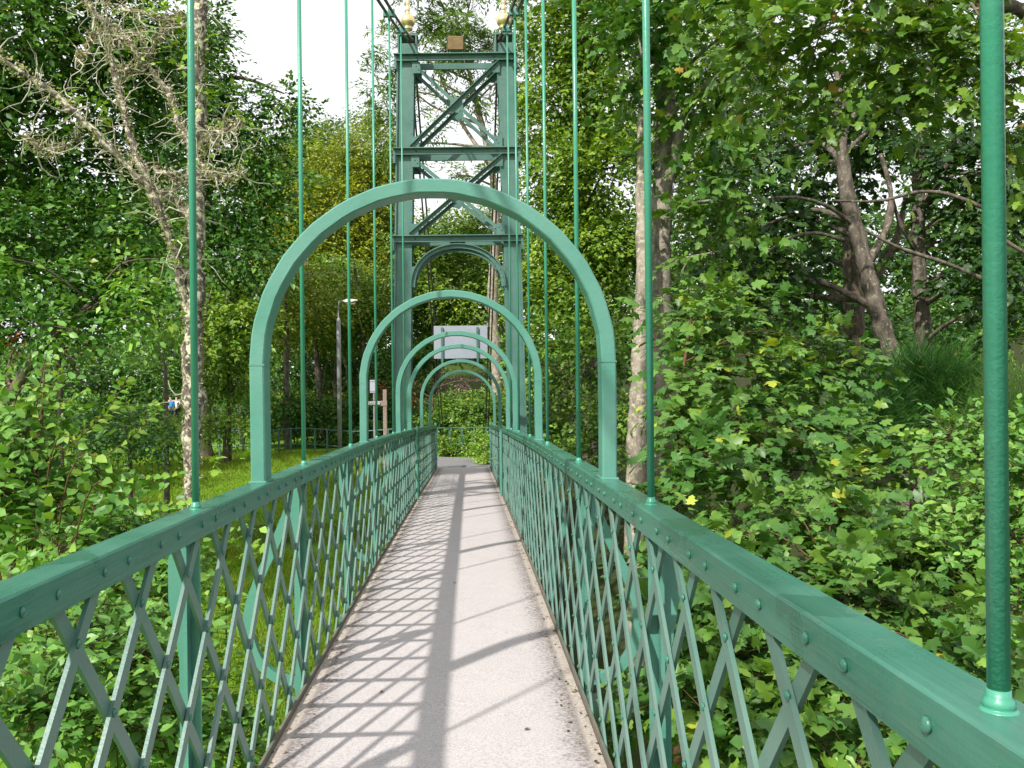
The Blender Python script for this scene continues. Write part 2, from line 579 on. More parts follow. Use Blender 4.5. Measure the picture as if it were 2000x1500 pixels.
# lattice bars
SLOPE, PER, YC = 0.876, 0.366, 1.865
ang = math.atan(1 / SLOPE)
def bar_mesh(k):
    z0, z1 = -0.03, 1.072
    w, t = 0.045, 0.010
    d = Vector((0, k * SLOPE, 1)).normalized()
    a = Vector((0, k * SLOPE * (z0 - 0.92), z0))
    b = Vector((0, k * SLOPE * (z1 - 0.92), z1))
    n = Vector((0, d.z, -d.y))
    V = []
    for p in (a, b):
        for i, j in ((-1, -1), (1, -1), (1, 1), (-1, 1)):
            q = p + n * (i * w / 2)
            if p is b: q = p + n * (i * w / 2) ; q.z = min(q.z, 1.074)
            V.append((q.x + j * t / 2, q.y, q.z))
    me = mesh_np('lattice_bar', V, faces=[(0, 1, 2, 3), (7, 6, 5, 4), (0, 4, 5, 1), (1, 5, 6, 2), (2, 6, 7, 3), (3, 7, 4, 0)])
    me.materials.append(M_LATT)
    return me
BARM = {1: bar_mesh(1), -1: bar_mesh(-1)}
nmin = math.ceil((-1.3 - YC) / PER)
nmax = math.floor((Y1 - 0.35 - YC) / PER)
def slope_at(y):
    return math.atan((dz(y + 0.4) - dz(y - 0.4)) / 0.8)
for s in (-1, 1):
    for i in range(nmin, nmax + 1):
        yc = YC + i * PER
        for k in (1, -1):
            o = link('lattice_bar', BARM[k], None, bridge)
            o.location = (s * (0.6825 if k == 1 else 0.6935), yc, dz(yc))
            o.rotation_euler = (slope_at(yc) + rng.normal() * 0.004, rng.normal() * 0.001, rng.normal() * 0.004)

# rivets: domes on the rails and on every crossing
def dome(c, s, r=0.0105, h=0.008):
    return dict(c=c, prof=[(r, 0), (r * 0.9, h * 0.5), (r * 0.55, h * 0.88), (r * 0.12, h)], axis='-X' if s > 0 else 'X')
rv_me = {}
for s in (-1, 1):
    mb = MB()
    d = dome((0, 0, 0), s)
    mb.lathe(d['c'], d['prof'], 10, d['axis'])
    tmp = mb.build('rivet', M_RAIL, None, smooth=True)
    rv_me[s] = tmp.data
    bpy.data.objects.remove(tmp)
far = {-1: MB(), 1: MB()}
for s in (-1, 1):
    for i in range(nmin, nmax + 1):
        yc = YC + i * PER
        spots = []
        for r in range(5):
            z = 0.92 - 0.209 * r
            y = yc + (PER / 2 if r % 2 else 0)
            if y < Y1 - 0.2: spots.append((s * 0.678, y, z))
        for k in (1, -1):
            spots.append((s * 0.667, yc + k * SLOPE * (1.048 - 0.92), 1.048))
        for (x, y, z) in spots:
            p = (x, y, dz(y) + z)
            if 0.55 < y < 4.6:
                o = link('rivet', rv_me[s], None, bridge)
                o.location = p
            elif y < 15:
                d = dome(p, s)
                far[s].lathe(p, d['prof'][::2] + d['prof'][3:], 6, d['axis'])
    tag(far[s].build('rivets', M_RAIL, bridge, smooth=True), kind='stuff')

# posts and bulging outer braces at the hangers
ROD_Y = [0.96 + 1.83 * i for i in range(-1, 7)]
for i, y in enumerate(ROD_Y):
    z0 = dz(y)
    for s in (-1, 1):
        m = MB()
        m.box(*sorted((s * 0.702, s * 0.768)), y - 0.006, y + 0.006, z0 - 0.22, z0 + 1.008)
        m.box(*sorted((s * 0.730, s * 0.742)), y - 0.045, y - 0.0062, z0 - 0.2, z0 + 1.006)
        # tapered gusset under the rail
        v = [(s * 0.768, y - 0.006, z0 + 1.004), (s * 0.768, y - 0.006, z0 + 0.62), (s * 0.80, y - 0.006, z0 + 0.80), (s * 0.80, y - 0.006, z0 + 0.93)]
        v += [(a, b + 0.012, c) for a, b, c in v]
        m.add(v, [(0, 1, 2, 3), (7, 6, 5, 4), (0, 4, 5, 1), (1, 5, 6, 2), (2, 6, 7, 3), (3, 7, 4, 0)])
        part(m, 'post', M_PAINT)
        if i % 2 == 1:
            pts = spline([(s * 0.765, y + 0.03, z0 + 0.93), (s * 0.86, y + 0.03, z0 + 0.70), (s * 0.965, y + 0.03, z0 + 0.47), (s * 1.015, y + 0.03, z0 + 0.29),
                          (s * 0.985, y + 0.03, z0 + 0.11), (s * 0.89, y + 0.03, z0 - 0.01), (s * 0.74, y + 0.03, z0 - 0.06)], sub=5)
            V, fc = [], []
            for j, p in enumerate(pts):
                d = pts[min(j + 1, len(pts) - 1)] - pts[max(j - 1, 0)]
                d = d / np.linalg.norm(d)
                nn = np.array([-d[2], 0, d[0]])
                for a, b in ((-1, -1), (1, -1), (1, 1), (-1, 1)):
                    V.append(p + nn * a * 0.024 + np.array([0, b * 0.022, 0]))
            L = len(pts)
            for j in range(L - 1):
                for k in range(4):
                    fc.append((j * 4 + k, j * 4 + (k + 1) % 4, (j + 1) * 4 + (k + 1) % 4, (j + 1) * 4 + k))
            fc += [(0, 1, 2, 3), (4 * L - 1, 4 * L - 2, 4 * L - 3, 4 * L - 4)]
            part(MB().add(V, fc), 'outrigger_brace', M_PAINT)
    part(MB().box(-0.8, 0.8, y - 0.05, y + 0.05, z0 - 0.34, z0 - 0.132), 'cross_beam', M_LATT)

# posts and wires of the approach beyond the tower
for s in (-1, 1):
    y = 13.55 if s < 0 else 14.1
    z0 = dz(y)
    part(MB().tube([(s * 0.652, y, z0 - 0.05), (s * 0.652, y, z0 + 1.10)], 0.024, 10), 'end_post', M_PAINT, smooth=False)
    z0 = dz(22.62)
    part(MB().tube([(s * 0.70, 22.64, z0 - 0.3), (s * 0.70, 22.64, z0 + 1.14)], 0.032, 10), 'end_post', M_PAINT)
    for h in (0.22, 0.46, 0.70, 0.93):
        pts = [(s * 0.655, yy, dz(yy) + h) for yy in np.linspace(y, 22.6, 9)]
        part(MB().tube(pts, 0.0065, 6), 'wire', M_PAINT)

# hoop arches over the walkway
HOOPS = [3.70, 7.36, 10.98, 13.05, 16.4, 19.9]
HW, HD, HR = 0.030, 0.060, 0.72
def hoop(y):
    z0 = dz(y)
    path = [(-HR, 1.0865), (-HR, 1.33)]
    for i in range(0, 41):
        a = math.pi - math.pi * i / 40
        path.append((HR * math.cos(a), 1.575 + HR * math.sin(a)))
    path += [(HR, 1.33), (HR, 1.0865)]
    V, fc = [], []
    n = len(path)
    c = 0.006
    sec = [(-HW + c, -HD), (HW - c, -HD), (HW, -HD + c), (HW, HD - c), (HW - c, HD), (-HW + c, HD), (-HW, HD - c), (-HW, -HD + c)]
    for j, (x, z) in enumerate(path):
        a, b = path[max(j - 1, 0)], path[min(j + 1, n - 1)]
        d = Vector((b[0] - a[0], 0, b[1] - a[1])).normalized()
        nn = Vector((-d.z, 0, d.x))
        wob = 0.0012 * math.sin(j * 2.3 + y)
        for p, q in sec:
            V.append((x + nn.x * (p + wob), y + q, z0 + z + nn.z * (p + wob)))
    m = len(sec)
    for j in range(n - 1):
        for k in range(m):
            fc.append((j * m + k, j * m + (k + 1) % m, (j + 1) * m + (k + 1) % m, (j + 1) * m + k))
    fc += [tuple(range(m)), tuple((n - 1) * m + k for k in range(m))[::-1]]
    h = part(MB().add(V, fc), 'hoop_arch', M_PAINT)
    for s in (-1, 1):
        b = MB()
        b.box(s * HR - HW - 0.002, s * HR + HW + 0.002, y - HD - 0.002, y + HD + 0.002, z0 + 1.565, z0 + 1.570)
        part(b, 'weld_seam', M_PAINT, h)
        f = MB()
        f.box(s * HR - HW - 0.006, s * HR + HW + 0.006, y - HD - 0.008, y + HD + 0.008, z0 + 1.083, z0 + 1.093)
        part(f, 'foot_weld', M_PAINT, h, bevel=0.003)
    return h
for i, y in enumerate(HOOPS):
    hoop(y)

# hanger rods and main cables
A_C, Y_M, Z_M = 0.0042, -24.0, 0.80
def cable_z(y):
    return Z_M + A_C * (y - Y_M) ** 2
XR = 0.713
for y in ROD_Y[1:]:
    for s in (-1, 1):
        z0 = dz(y) + 1.086
        zt = cable_z(y)
        rod = part(MB().tube([(s * XR, y, z0), (s * XR, y, zt - 0.05)], 0.0115, 12), 'hanger_rod', M_ROD, smooth=True)
        m = MB()
        m.lathe((s * XR, y, z0 - 0.001), [(0.0200, 0), (0.0204, 0.0015), (0.0175, 0.0028), (0.0155, 0.004), (0.0166, 0.006), (0.0166, 0.010), (0.0146, 0.0135), (0.0126, 0.016), (0.0119, 0.024)], 16)
        part(m, 'collar', M_ROD, rod, smooth=True)
        m = MB()
        m.box(s * XR - 0.065, s * XR + 0.065, y - 0.03, y + 0.03, zt - 0.06, zt - 0.018)
        m.box(s * XR - 0.012, s * XR + 0.012, y - 0.035, y + 0.035, zt - 0.10, zt + 0.03)
        for q in (-0.055, 0.055):
            m.lathe((s * XR + q, y, zt - 0.07), [(0.011, 0), (0.011, 0.10)], 6)
        part(m, 'cable_clamp', M_PAINT, rod)
TY, TY2 = 14.0, 14.42
for s in (-1, 1):
    for q in (-0.038, 0.038):
        pts = [(s * XR + q, y, cable_z(y)) for y in np.linspace(-3, TY + 0.05, 24)]
        zt = cable_z(TY + 0.05)
        pts += [(s * XR + q, TY + 0.25, zt + 0.02), (s * XR + q, TY + 0.5, zt - 0.06), (s * XR + q, 21.0, zt - 3.25), (s * XR + q, 28.6, zt - 7.1)]
        part(MB().tube(pts, 0.0175, 8), 'main_cable', M_CABLE, smooth=True)

# ------------------------------------------------------------------ tower (a part of the bridge, with its own sub-parts)
tower = empty('tower', (0, 0, 0), bridge)
tag(tower, 'green riveted lattice tower carrying the cables')
ZB, ZT = -0.75, 6.58
def leg_x(z):
    return np.interp(z, [ZB, ZT], [0.945, 0.785])
LW = 0.13
def slanted(mb, s, xo0, xo1, y0, y1, z0, z1):
    v = []
    for z in (z0, z1):
        c = leg_x(z)
        for y in (y0, y1):
            for xo in (xo0, xo1):
                v.append((s * (c + xo), y, z))
    mb.add(v, [(0, 2, 3, 1), (4, 5, 7, 6), (0, 1, 5, 4), (2, 6, 7, 3), (0, 4, 6, 2), (1, 3, 7, 5)])
    return mb
def stud(mb, x, y, z, r=0.014, h=0.012):
    mb.lathe((x, y, z), [(r, 0), (r * 0.8, h * 0.7), (r * 0.3, h)], 6, '-Y')
for s in (-1, 1):
    m = MB()
    slanted(m, s, -LW, LW, TY, TY + 0.014, ZB, ZT)                 # front plate
    slanted(m, s, -LW, LW, TY2 - 0.014, TY2, ZB, ZT)               # rear plate
    slanted(m, s, -LW + 0.035, LW - 0.03, TY + 0.0142, TY2 - 0.0142, ZB, ZT - 0.01)
    leg = part(m, 'leg', M_TOWER, tower)
    b = MB()
    for z in np.arange(0.2, 6.4, 0.2):
        for xo in (-LW + 0.018, LW - 0.018):
            stud(b, s * (leg_x(z) + xo), TY, z, 0.008, 0.006)
    tag(part(b, 'rivets', M_TOWER, leg), kind='stuff')
    f = MB()
    slanted(f, s, LW - 0.012, LW + 0.012, TY - 0.035, TY, ZB, ZT)   # outer corner angle
    part(f, 'corner_angle', M_TOWER, leg)
LEV = [6.58, 5.11, 3.74]
for z in LEV:
    w = leg_x(z) + LW + 0.055
    m = MB()
    m.box(-w, w, TY - 0.115, TY - 0.0362, z + 0.028, z + 0.042)
    m.box(-w + 0.01, w - 0.01, TY - 0.050, TY - 0.0362, z - 0.05, z + 0.0278)
    m.box(-w + 0.01, w - 0.01, TY - 0.075, TY - 0.0362, z - 0.062, z - 0.0502)
    bm_ = part(m, 'beam', M_TOWER, tower)
    m = MB()
    for s in (-1, 1):
        for xo in (0.22, 0.28):
            stud(m, s * (leg_x(z) - LW - 0.05), TY - 0.05, z - 0.01, 0.013)
    stud(m, -0.09, TY - 0.05, z - 0.01, 0.011); stud(m, 0.09, TY - 0.05, z - 0.01, 0.011)
    part(m, 'bolts', M_TOWER, bm_)
    w2 = leg_x(z) - LW + 0.03
    part(MB().box(-w2, w2, TY2 - 0.07, TY2 - 0.03, z - 0.055, z + 0.04), 'beam', M_TOWER, tower)
    for s in (-1, 1):
        m = MB()
        slanted(m, s, LW + 0.0125, LW + 0.05, TY - 0.07, TY2 - 0.05, z - 0.19, z + 0.026)
        part(m, 'end_bracket', M_TOWER, tower)
def angle_bar(a, b, y, dy, name='cross_brace'):
    m = MB()
    a, b = Vector((a[0], y, a[1])), Vector((b[0], y, b[1]))
    m.beam(a, b, 0.052, 0.010, up=(0, 1, 0))
    d = (b - a).normalized()
    nn = Vector((-d.z, 0, d.x))
    if nn.z < 0: nn = -nn
    off = nn * 0.026
    m.beam(a + off + Vector((0, dy, 0)), b + off + Vector((0, dy, 0)), 0.010, 0.056, up=(0, 1, 0))
    return part(m, name, M_TOWER, tower)
for (za, zb) in ((6.50, 5.17), (5.03, 3.80)):
    xa, xb = leg_x(za) - LW + 0.03, leg_x(zb) - LW + 0.03
    for y, sg in ((TY - 0.006, -1), (TY2 + 0.006, -1)):
        angle_bar((-xb, zb), (xa, za), y - 0.016 if y < 14.2 else y + 0.016, -0.034)
        angle_bar((-xa, za), (xb, zb), y - 0.002, 0.03)
        zm = (za + zb) / 2
        m = MB()
        yy = y - 0.0015 - 0.006
        v = [(-0.10, yy, zm + 0.03), (-0.02, yy, zm + 0.13), (0.09, yy, zm + 0.10), (0.11, yy, zm - 0.03), (0.03, yy, zm - 0.13), (-0.08, yy, zm - 0.10)]
        v += [(p[0], p[1] + 0.009, p[2]) for p in v]
        m.add(v, [(0, 1, 2, 3, 4, 5), (11, 10, 9, 8, 7, 6)] + [(i, 6 + i, 6 + (i + 1) % 6, (i + 1) % 6) for i in range(6)])
        g = part(m, 'gusset_plate', M_TOWER, tower)
        for s in (-1, 1):
            for zz, up in ((za, -1), (zb, 1)):
                xg = leg_x(zz) - LW
                m = MB()
                yg = y - 0.030 if y < 14.2 else y + 0.024
                m.box(*sorted((s * (xg + 0.03), s * (xg - 0.10))), yg, yg + 0.008, *sorted((zz + 0.01 * -up, zz + up * 0.17)))
                for q in ((-0.03, 0.06), (-0.07, 0.11)):
                    stud(m, s * (xg + q[0]), yg, zz + up * q[1], 0.012)
                part(m, 'gusset_plate', M_TOWER, tower)
# portal arch between the legs
for y in (TY - 0.012, TY2 - 0.012):
    pts = []
    for i in range(33):
        a = math.pi * i / 32
        pts.append((-(leg_x(3.0) - LW + 0.005) * math.cos(a), 2.98 + 0.665 * math.sin(a) ** 0.9))
    V, fc = [], []
    for j, (x, z) in enumerate(pts):
        a, b = pts[max(j - 1, 0)], pts[min(j + 1, 32)]
        d = Vector((b[0] - a[0], 0, b[1] - a[1])).normalized()
        nn = Vector((-d.z, 0, d.x))
        for p, q in ((-0.06, -0.012), (0.0, -0.012), (0.0, 0.012), (-0.06, 0.012)):
            V.append((x + nn.x * p, y + q, z + nn.z * p))
        # angle flange standing out along the rim
    for j in range(32):
        for k in range(4):
            fc.append((j * 4 + k, j * 4 + (k + 1) % 4, (j + 1) * 4 + (k + 1) % 4, (j + 1) * 4 + k))
    fc += [(0, 1, 2, 3), (131, 130, 129, 128)]
    m = MB().add(V, fc)
    V2, k0 = [], 0
    for j, (x, z) in enumerate(pts):
        a, b = pts[max(j - 1, 0)], pts[min(j + 1, 32)]
        d = Vector((b[0] - a[0], 0, b[1] - a[1])).normalized()
        nn = Vector((-d.z, 0, d.x))
        for p, q in ((-0.004, -0.055), (0.010, -0.055), (0.010, -0.0122), (-0.004, -0.0122)):
            V2.append((x + nn.x * p, y + q, z + nn.z * p))
    m.add(V2, fc)
    for j in range(2, 31, 2):
        x, z = pts[j]
        stud(m, x * 0.965, y - 0.012, 2.98 + (z - 2.98) * 0.95, 0.010, 0.009)
    part(m, 'portal_arch', M_TOWER, tower)
    for s in (-1, 1):
        v = [(s * (leg_x(3.3) - LW + 0.02), y, 3.30), (s * (leg_x(3.05) - LW + 0.02), y, 3.0), (s * 0.60, y, 3.31)]
        v += [(p[0], p[1] + 0.009, p[2]) for p in v]
        part(MB().add(v, [(0, 1, 2), (5, 4, 3), (0, 3, 4, 1), (1, 4, 5, 2), (2, 5, 3, 0)]), 'spandrel_plate', M_TOWER, tower)
part(MB().box(-0.12, 0.12, TY - 0.022, TY - 0.0125, 3.60, 3.70), 'gusset_plate', M_TOWER, tower)
# saddles and gilded finials
for s in (-1, 1):
    xs_ = s * (leg_x(ZT) - 0.02)
    m = MB()
    m.box(xs_ - 0.16, xs_ + 0.16, TY - 0.02, TY2 + 0.02, 6.621, 6.66)
    m.box(xs_ - 0.15, xs_ - 0.13, TY + 0.0, TY2, 6.6602, 6.98)
    m.box(xs_ + 0.13, xs_ + 0.15, TY + 0.0, TY2, 6.6602, 6.98)
    m.box(xs_ - 0.129, xs_ + 0.129, TY + 0.05, TY2 - 0.02, 6.6602, 6.83)
    sad = part(m, 'saddle', M_TOWER, tower)
    part(MB().box(xs_ - 0.165, xs_ + 0.165, TY + 0.10, TY2 + 0.02, 6.9802, 7.005), 'saddle_cap', M_TOWER, sad)
    m = MB()
    prof = [(0.055, 0), (0.055, 0.03), (0.035, 0.05), (0.035, 0.10), (0.075, 0.125), (0.082, 0.14), (0.07, 0.155)]
    for i in range(9):
        a = -1.05 + 2.3 * i / 8
        prof.append((0.117 * math.cos(a), 0.265 + 0.117 * math.sin(a)))
    prof += [(0.05, 0.385), (0.03, 0.40), (0.028, 0.42), (0.045, 0.44), (0.03, 0.47), (0.022, 0.52), (0.036, 0.545), (0.03, 0.575), (0.006, 0.62)]
    m.lathe((xs_, TY + 0.24, 6.995), prof, 18)
    part(m, 'finial', M_GOLD, tower, smooth=True)

# floodlight on the top beam
p = P(890, 95, TY)
fl = empty('floodlight', (p.x, TY, 6.62))
tag(fl, 'small tan box floodlight standing on the tower top beam', 'floodlight')
m = MB()
v = [(-0.125, -0.06, 0.06), (0.125, -0.06, 0.06), (0.13, -0.09, 0.27), (-0.13, -0.09, 0.27), (-0.10, 0.09, 0.08), (0.10, 0.09, 0.08), (0.10, 0.07, 0.24), (-0.10, 0.07, 0.24)]
m.add(v, [(0, 1, 2, 3), (7, 6, 5, 4), (0, 4, 5, 1), (1, 5, 6, 2), (2, 6, 7, 3), (3, 7, 4, 0)])
m.build('housing', M_LAMPBOX, fl, bevel=0.012)
m = MB()
m.box(-0.14, -0.132, -0.02, 0.02, 0.0, 0.17).box(0.132, 0.14, -0.02, 0.02, 0.0, 0.17).box(-0.1318, 0.1318, -0.02, 0.02, 0.0, 0.012)
m.build('bracket', M_LAMPBOX, fl)

# blank-backed sign board bolted to the fifth hoop
sb = empty('sign_board', (0, 16.4, dz(16.4) + 2.3))
tag(sb, 'pale rectangular board seen from its blank back, bolted above the fifth hoop arch', 'sign')
def local(mb, o):
    mb.v = [(a - o.location.x, b - o.location.y, c - o.location.z) for a, b, c in mb.v]
    return mb
zl = P(900, 700, 16.5).z; zh = P(900, 636, 16.5).z
local(MB().box(-0.488, 0.503, 16.50, 16.512, zl, zh), sb).build('panel', M_BOARD, sb)
for xx in (-0.335, 0.32):
    m = MB().box(xx - 0.02, xx + 0.02, 16.462, 16.498, zl - 0.09, zh - 0.03)
    for zz in (zl - 0.05, zl + 0.15, zh - 0.12):
        stud(m, xx, 16.462, zz, 0.012, 0.01)
    local(m, sb).build('bracket', M_TOWER, sb)

# ------------------------------------------------------------------ lamp post, finger post, notice, fence, people
def street_lamp():
    D = 27.5
    b = P(664, 880, D)
    gz = float(ground_z(b.x, D))
    o = empty('street_lamp', (b.x, D, gz))
    tag(o, 'grey street lamp with short curved arm standing on the lawn', 'street lamp')
    z1 = P(664, 624, D).z - gz
    z2 = P(664, 592, D).z - gz
    MB().lathe((0, 0, -0.05), [(0.07, 0), (0.068, z1), (0.05, z1 + 0.06), (0.036, z1 + 0.10)], 12).build('column', M_GALV, o, smooth=True)
    pts = spline([(0, 0, z1 - 0.03), (0, 0, z2 - 0.10), (0.03, 0, z2 + 0.03), (0.12, 0, z2 + 0.065), (0.22, 0, z2 + 0.07)], sub=5)
    MB().tube(pts, 0.021, 8).build('arm', M_GALV, o, smooth=True)
    m = MB()
    v = []
    for x, w, h0, h1 in ((0.16, 0.05, -0.03, 0.03), (0.26, 0.10, -0.045, 0.055), (0.45, 0.11, -0.03, 0.05), (0.60, 0.06, 0.0, 0.03)):
        v += [(x, -w, z2 + 0.065 + h0), (x, w, z2 + 0.065 + h0), (x, w * 0.7, z2 + 0.065 + h1), (x, -w * 0.7, z2 + 0.065 + h1)]
    f = [(0, 1, 2, 3), (15, 14, 13, 12)]
    for j in range(3):
        for k in range(4):
            f.append((j * 4 + k, j * 4 + (k + 1) % 4, j * 4 + 4 + (k + 1) % 4, j * 4 + 4 + k))
    h = m.add(v, f).build('lamp_head', M_LAMPHEAD, o, bevel=0.008)
    m = MB()
    v = [(0.24, -0.08, z2 + 0.02), (0.54, -0.06, z2 + 0.035), (0.54, 0.06, z2 + 0.035), (0.24, 0.08, z2 + 0.02), (0.28, -0.06, z2 - 0.05), (0.50, -0.05, z2 - 0.045), (0.50, 0.05, z2 - 0.045), (0.28, 0.06, z2 - 0.05)]
    m.add(v, [(0, 1, 2, 3), (7, 6, 5, 4), (0, 4, 5, 1), (1, 5, 6, 2), (2, 6, 7, 3), (3, 7, 4, 0)]).build('lamp_bowl', M_LENS, h)
street_lamp()

def finger_post():
    D = 24.2
    b = P(752.5, 830, D)
    gz = float(ground_z(b.x, D))
    o = empty('finger_post', (b.x, D, gz))
    tag(o, 'wooden finger post with black pointer board beside the tower foot', 'signpost')
    zt = P(752, 761, D).z - gz
    MB().box(-0.052, 0.052, -0.052, 0.052, -0.2, zt).build('post', M_WOOD, o, bevel=0.012)
    za, zb = P(740, 792.5, D).z - gz, P(740, 782.5, D).z - gz
    MB().box(-0.11, 0.056, -0.066, -0.0525, za, zb).build('bracket', M_WOOD, o)
    pb = MB().box(-0.46, -0.10, -0.064, -0.046, za, zb).build('pointer_board', M_BLACK, o)
    r = np.random.default_rng(3)
    for zz in (zb - 0.035, zb - 0.085):
        x = -0.44
        m = MB()
        while x < -0.14:                       # two blurred lines of small lettering
            w = r.uniform(0.012, 0.03)
            m.box(x, x + w, -0.0665, -0.0645, zz - 0.012, zz + 0.012 + r.uniform(-0.006, 0.006))
            x += w + r.uniform(0.006, 0.012) + (0.02 if r.random() < 0.15 else 0)
        m.build('lettering', M_WHITE, pb)
    D2 = 26.2
    b = P(730, 770, D2)
    g2 = float(ground_z(b.x, D2))
    o = empty('notice_board', (b.x, D2, g2))
    tag(o, 'small grey-blue notice panel on a thin post left of the finger post', 'notice')
    MB().box(-0.02, 0.02, 0.0, 0.04, -0.1, P(0, 744, D2).z * 0 + P(730, 744, D2).z - g2).build('post', M_GALV, o)
    z1, z2 = P(730, 767, D2).z - g2, P(730, 742, D2).z - g2
    pn = MB().box(-0.11, 0.11, -0.02, -0.002, z1, z2).build('panel', M_BLUEGREY, o)
    for zz in (z1 + 0.04, z2 - 0.05):
        MB().box(-0.11, 0.11, -0.024, -0.0205, zz - 0.006, zz + 0.006).build('stripe', M_FENCE, pn)
finger_post()

def fence():
    o = empty('fence', (0, 27.6, -0.75))
    tag(o, 'low green metal railing with thin uprights running below the woods', 'fence')
    xs = np.arange(-13.0, 3.2, 0.38)
    def yy(x): return 27.6 + 0.03 * (x + 2) ** 2 * 0.35
    def base(x): return float(ground_z(x, yy(x)))
    top, low = [], []
    for x in xs:
        z = max(base(x), -0.85)
        top.append((x, yy(x) - 27.6, z + 0.83 + 0.75)); low.append((x, yy(x) - 27.6, z + 0.34 + 0.75))
    MB().tube(top, 0.020, 6).build('top_bar', M_FENCE, o)
    MB().tube(low, 0.016, 6).build('lower_bar', M_FENCE, o)
    me = MB().box(-0.017, 0.017, -0.012, 0.012, -0.15, 0.83).build('upright', M_FENCE, o)
    for i, x in enumerate(xs):
        if i == 0:
            u = me
        else:
            u = me.copy(); col.objects.link(u)
        u.location = (x, yy(x) - 27.6, max(base(x), -0.85) + 0.75)
        if i % 4 == 0: u.scale = (1.6, 1.6, 1.0)
fence()

def skin_obj(name, verts, edges, radii, mat, parent, sub=2):
    me = bpy.data.meshes.new(name)
    me.from_pydata(verts, edges, [])
    o = link(name, me, mat, parent)
    md = o.modifiers.new('skin', 'SKIN')
    for i, r in enumerate(radii):
        me.skin_vertices[0].data[i].radius = (r, r) if not hasattr(r, '__len__') else r
    me.skin_vertices[0].data[0].use_root = True
    md.use_smooth_shade = True
    o.modifiers.new('sub', 'SUBSURF').levels = sub
    o.modifiers['sub'].render_levels = sub
    return o
def person(x, D, rot, shirt, label, lift):
    g = P(x, 800, D)
    gz = float(ground_z(g.x, D))
    o = empty('person', (g.x, D, gz))
    o.rotation_euler = (0, 0, rot)
    tag(o, label, 'person', 'walkers beyond the trees')
    V = [(0, 0, 0.92), (0, 0, 1.12), (0, 0, 1.36), (0, 0, 1.47), (0, -0.01, 1.56), (0, -0.02, 1.68),
         (-0.17, 0, 1.38), (-0.25, 0.02, 1.12), (-0.24, -0.10 - lift, 0.92), (-0.235, -0.16 - lift, 0.85),
         (0.17, 0, 1.38), (0.25, 0.02, 1.12), (0.24, -0.06, 0.88), (0.235, -0.10, 0.80),
         (-0.09, 0, 0.86), (-0.10, -0.05, 0.48), (-0.10, 0.06, 0.08), (-0.10, -0.10, 0.04),
         (0.09, 0, 0.86), (0.10, 0.03, 0.48), (0.10, -0.03, 0.08), (0.10, -0.18, 0.04)]
    E = [(0, 1), (1, 2), (2, 3), (3, 4), (4, 5), (2, 6), (6, 7), (7, 8), (8, 9), (2, 10), (10, 11), (11, 12), (12, 13),
         (0, 14), (14, 15), (15, 16), (16, 17), (0, 18), (18, 19), (19, 20), (20, 21)]
    rad = [(0.15, 0.11), (0.14, 0.10), (0.16, 0.11), 0.06, 0.085, 0.09, 0.06, 0.045, 0.035, 0.04, 0.06, 0.045, 0.035, 0.04,
           0.085, 0.06, 0.045, 0.04, 0.085, 0.06, 0.045, 0.04]
    skin_obj('body', V, E, rad, M_SKIN, o)
    idx = [0, 1, 2, 6, 7, 10, 11]
    mp = {a: i for i, a in enumerate(idx)}
    skin_obj('shirt', [V[i] for i in idx], [(mp[a], mp[b]) for a, b in E if a in mp and b in mp],
             [(0.18, 0.14), (0.17, 0.13), (0.19, 0.14), 0.08, 0.065, 0.08, 0.065], shirt, o)
    idx = [0, 14, 15, 16, 18, 19, 20]
    mp = {a: i for i, a in enumerate(idx)}
    skin_obj('trousers', [V[i] for i in idx], [(mp[a], mp[b]) for a, b in E if a in mp and b in mp],
             [(0.165, 0.125), 0.10, 0.075, 0.06, 0.10, 0.075, 0.06], M_TROUSER, o)
    skin_obj('hair', [(0, 0.03, 1.60), (0, 0.01, 1.70), (0, -0.03, 1.745)], [(0, 1), (1, 2)], [0.08, 0.105, 0.075], M_HAIR, o)
person(333, 54, R(200), M_BLUE, 'distant person in a blue shirt walking behind the lichen trunk', 0.05)
person(345, 54.6, R(160), M_SHIRT, 'distant person in a white shirt beside the one in blue', 0.1)

# ------------------------------------------------------------------ foliage
def T_oval():
    v = [(0, 0, 0), (0, 0.36, -0.03), (0, 0.72, -0.05), (0, 1, -0.14), (-0.30, 0.32, 0.05), (-0.25, 0.68, 0.02), (0.30, 0.32, 0.05), (0.25, 0.68, 0.02)]
    t = [(0, 1, 4), (0, 6, 1), (1, 5, 4), (1, 2, 5), (1, 6, 7), (1, 7, 2), (2, 3, 5), (2, 7, 3)]
    return np.array(v), np.array(t), 0.45
def T_rhomb():
    v = [(0, 0, 0), (-0.30, 0.42, 0.06), (0.30, 0.42, 0.06), (0, 1, -0.08)]
    return np.array(v), np.array([(0, 3, 1), (0, 2, 3)]), 0.32
def T_maple():
    rt = [(0.20, -0.08, -0.02), (0.42, 0.06, -0.05), (0.28, 0.20, 0.02), (0.60, 0.44, -0.09), (0.33, 0.48, 0.0), (0.24, 0.62, 0.01), (0.30, 0.74, -0.03)]
    v = [(0, 0, 0)] + rt + [(0, 1.05, -0.14)] + [(-x, y, z) for x, y, z in rt[::-1]] + [(0, 0.36, 0.02)]
    n = len(v) - 1
    t = [(n, i, (i + 1) % n) for i in range(n)]
    return np.array(v), np.array(t), 0.62
def T_lance():
    v = [(0, 0, 0), (-0.13, 0.45, 0.03), (0.13, 0.45, 0.03), (0, 1, -0.08)]
    return np.array(v), np.array([(0, 3, 1), (0, 2, 3)]), 0.15
def T_strip():
    v = [(-0.03, 0, 0), (0.03, 0, 0), (0.018, 0.6, 0.02), (-0.018, 0.6, 0.02), (0, 1, 0.0)]
    return np.array(v), np.array([(0, 1, 2), (0, 2, 3), (3, 2, 4)]), 0.05
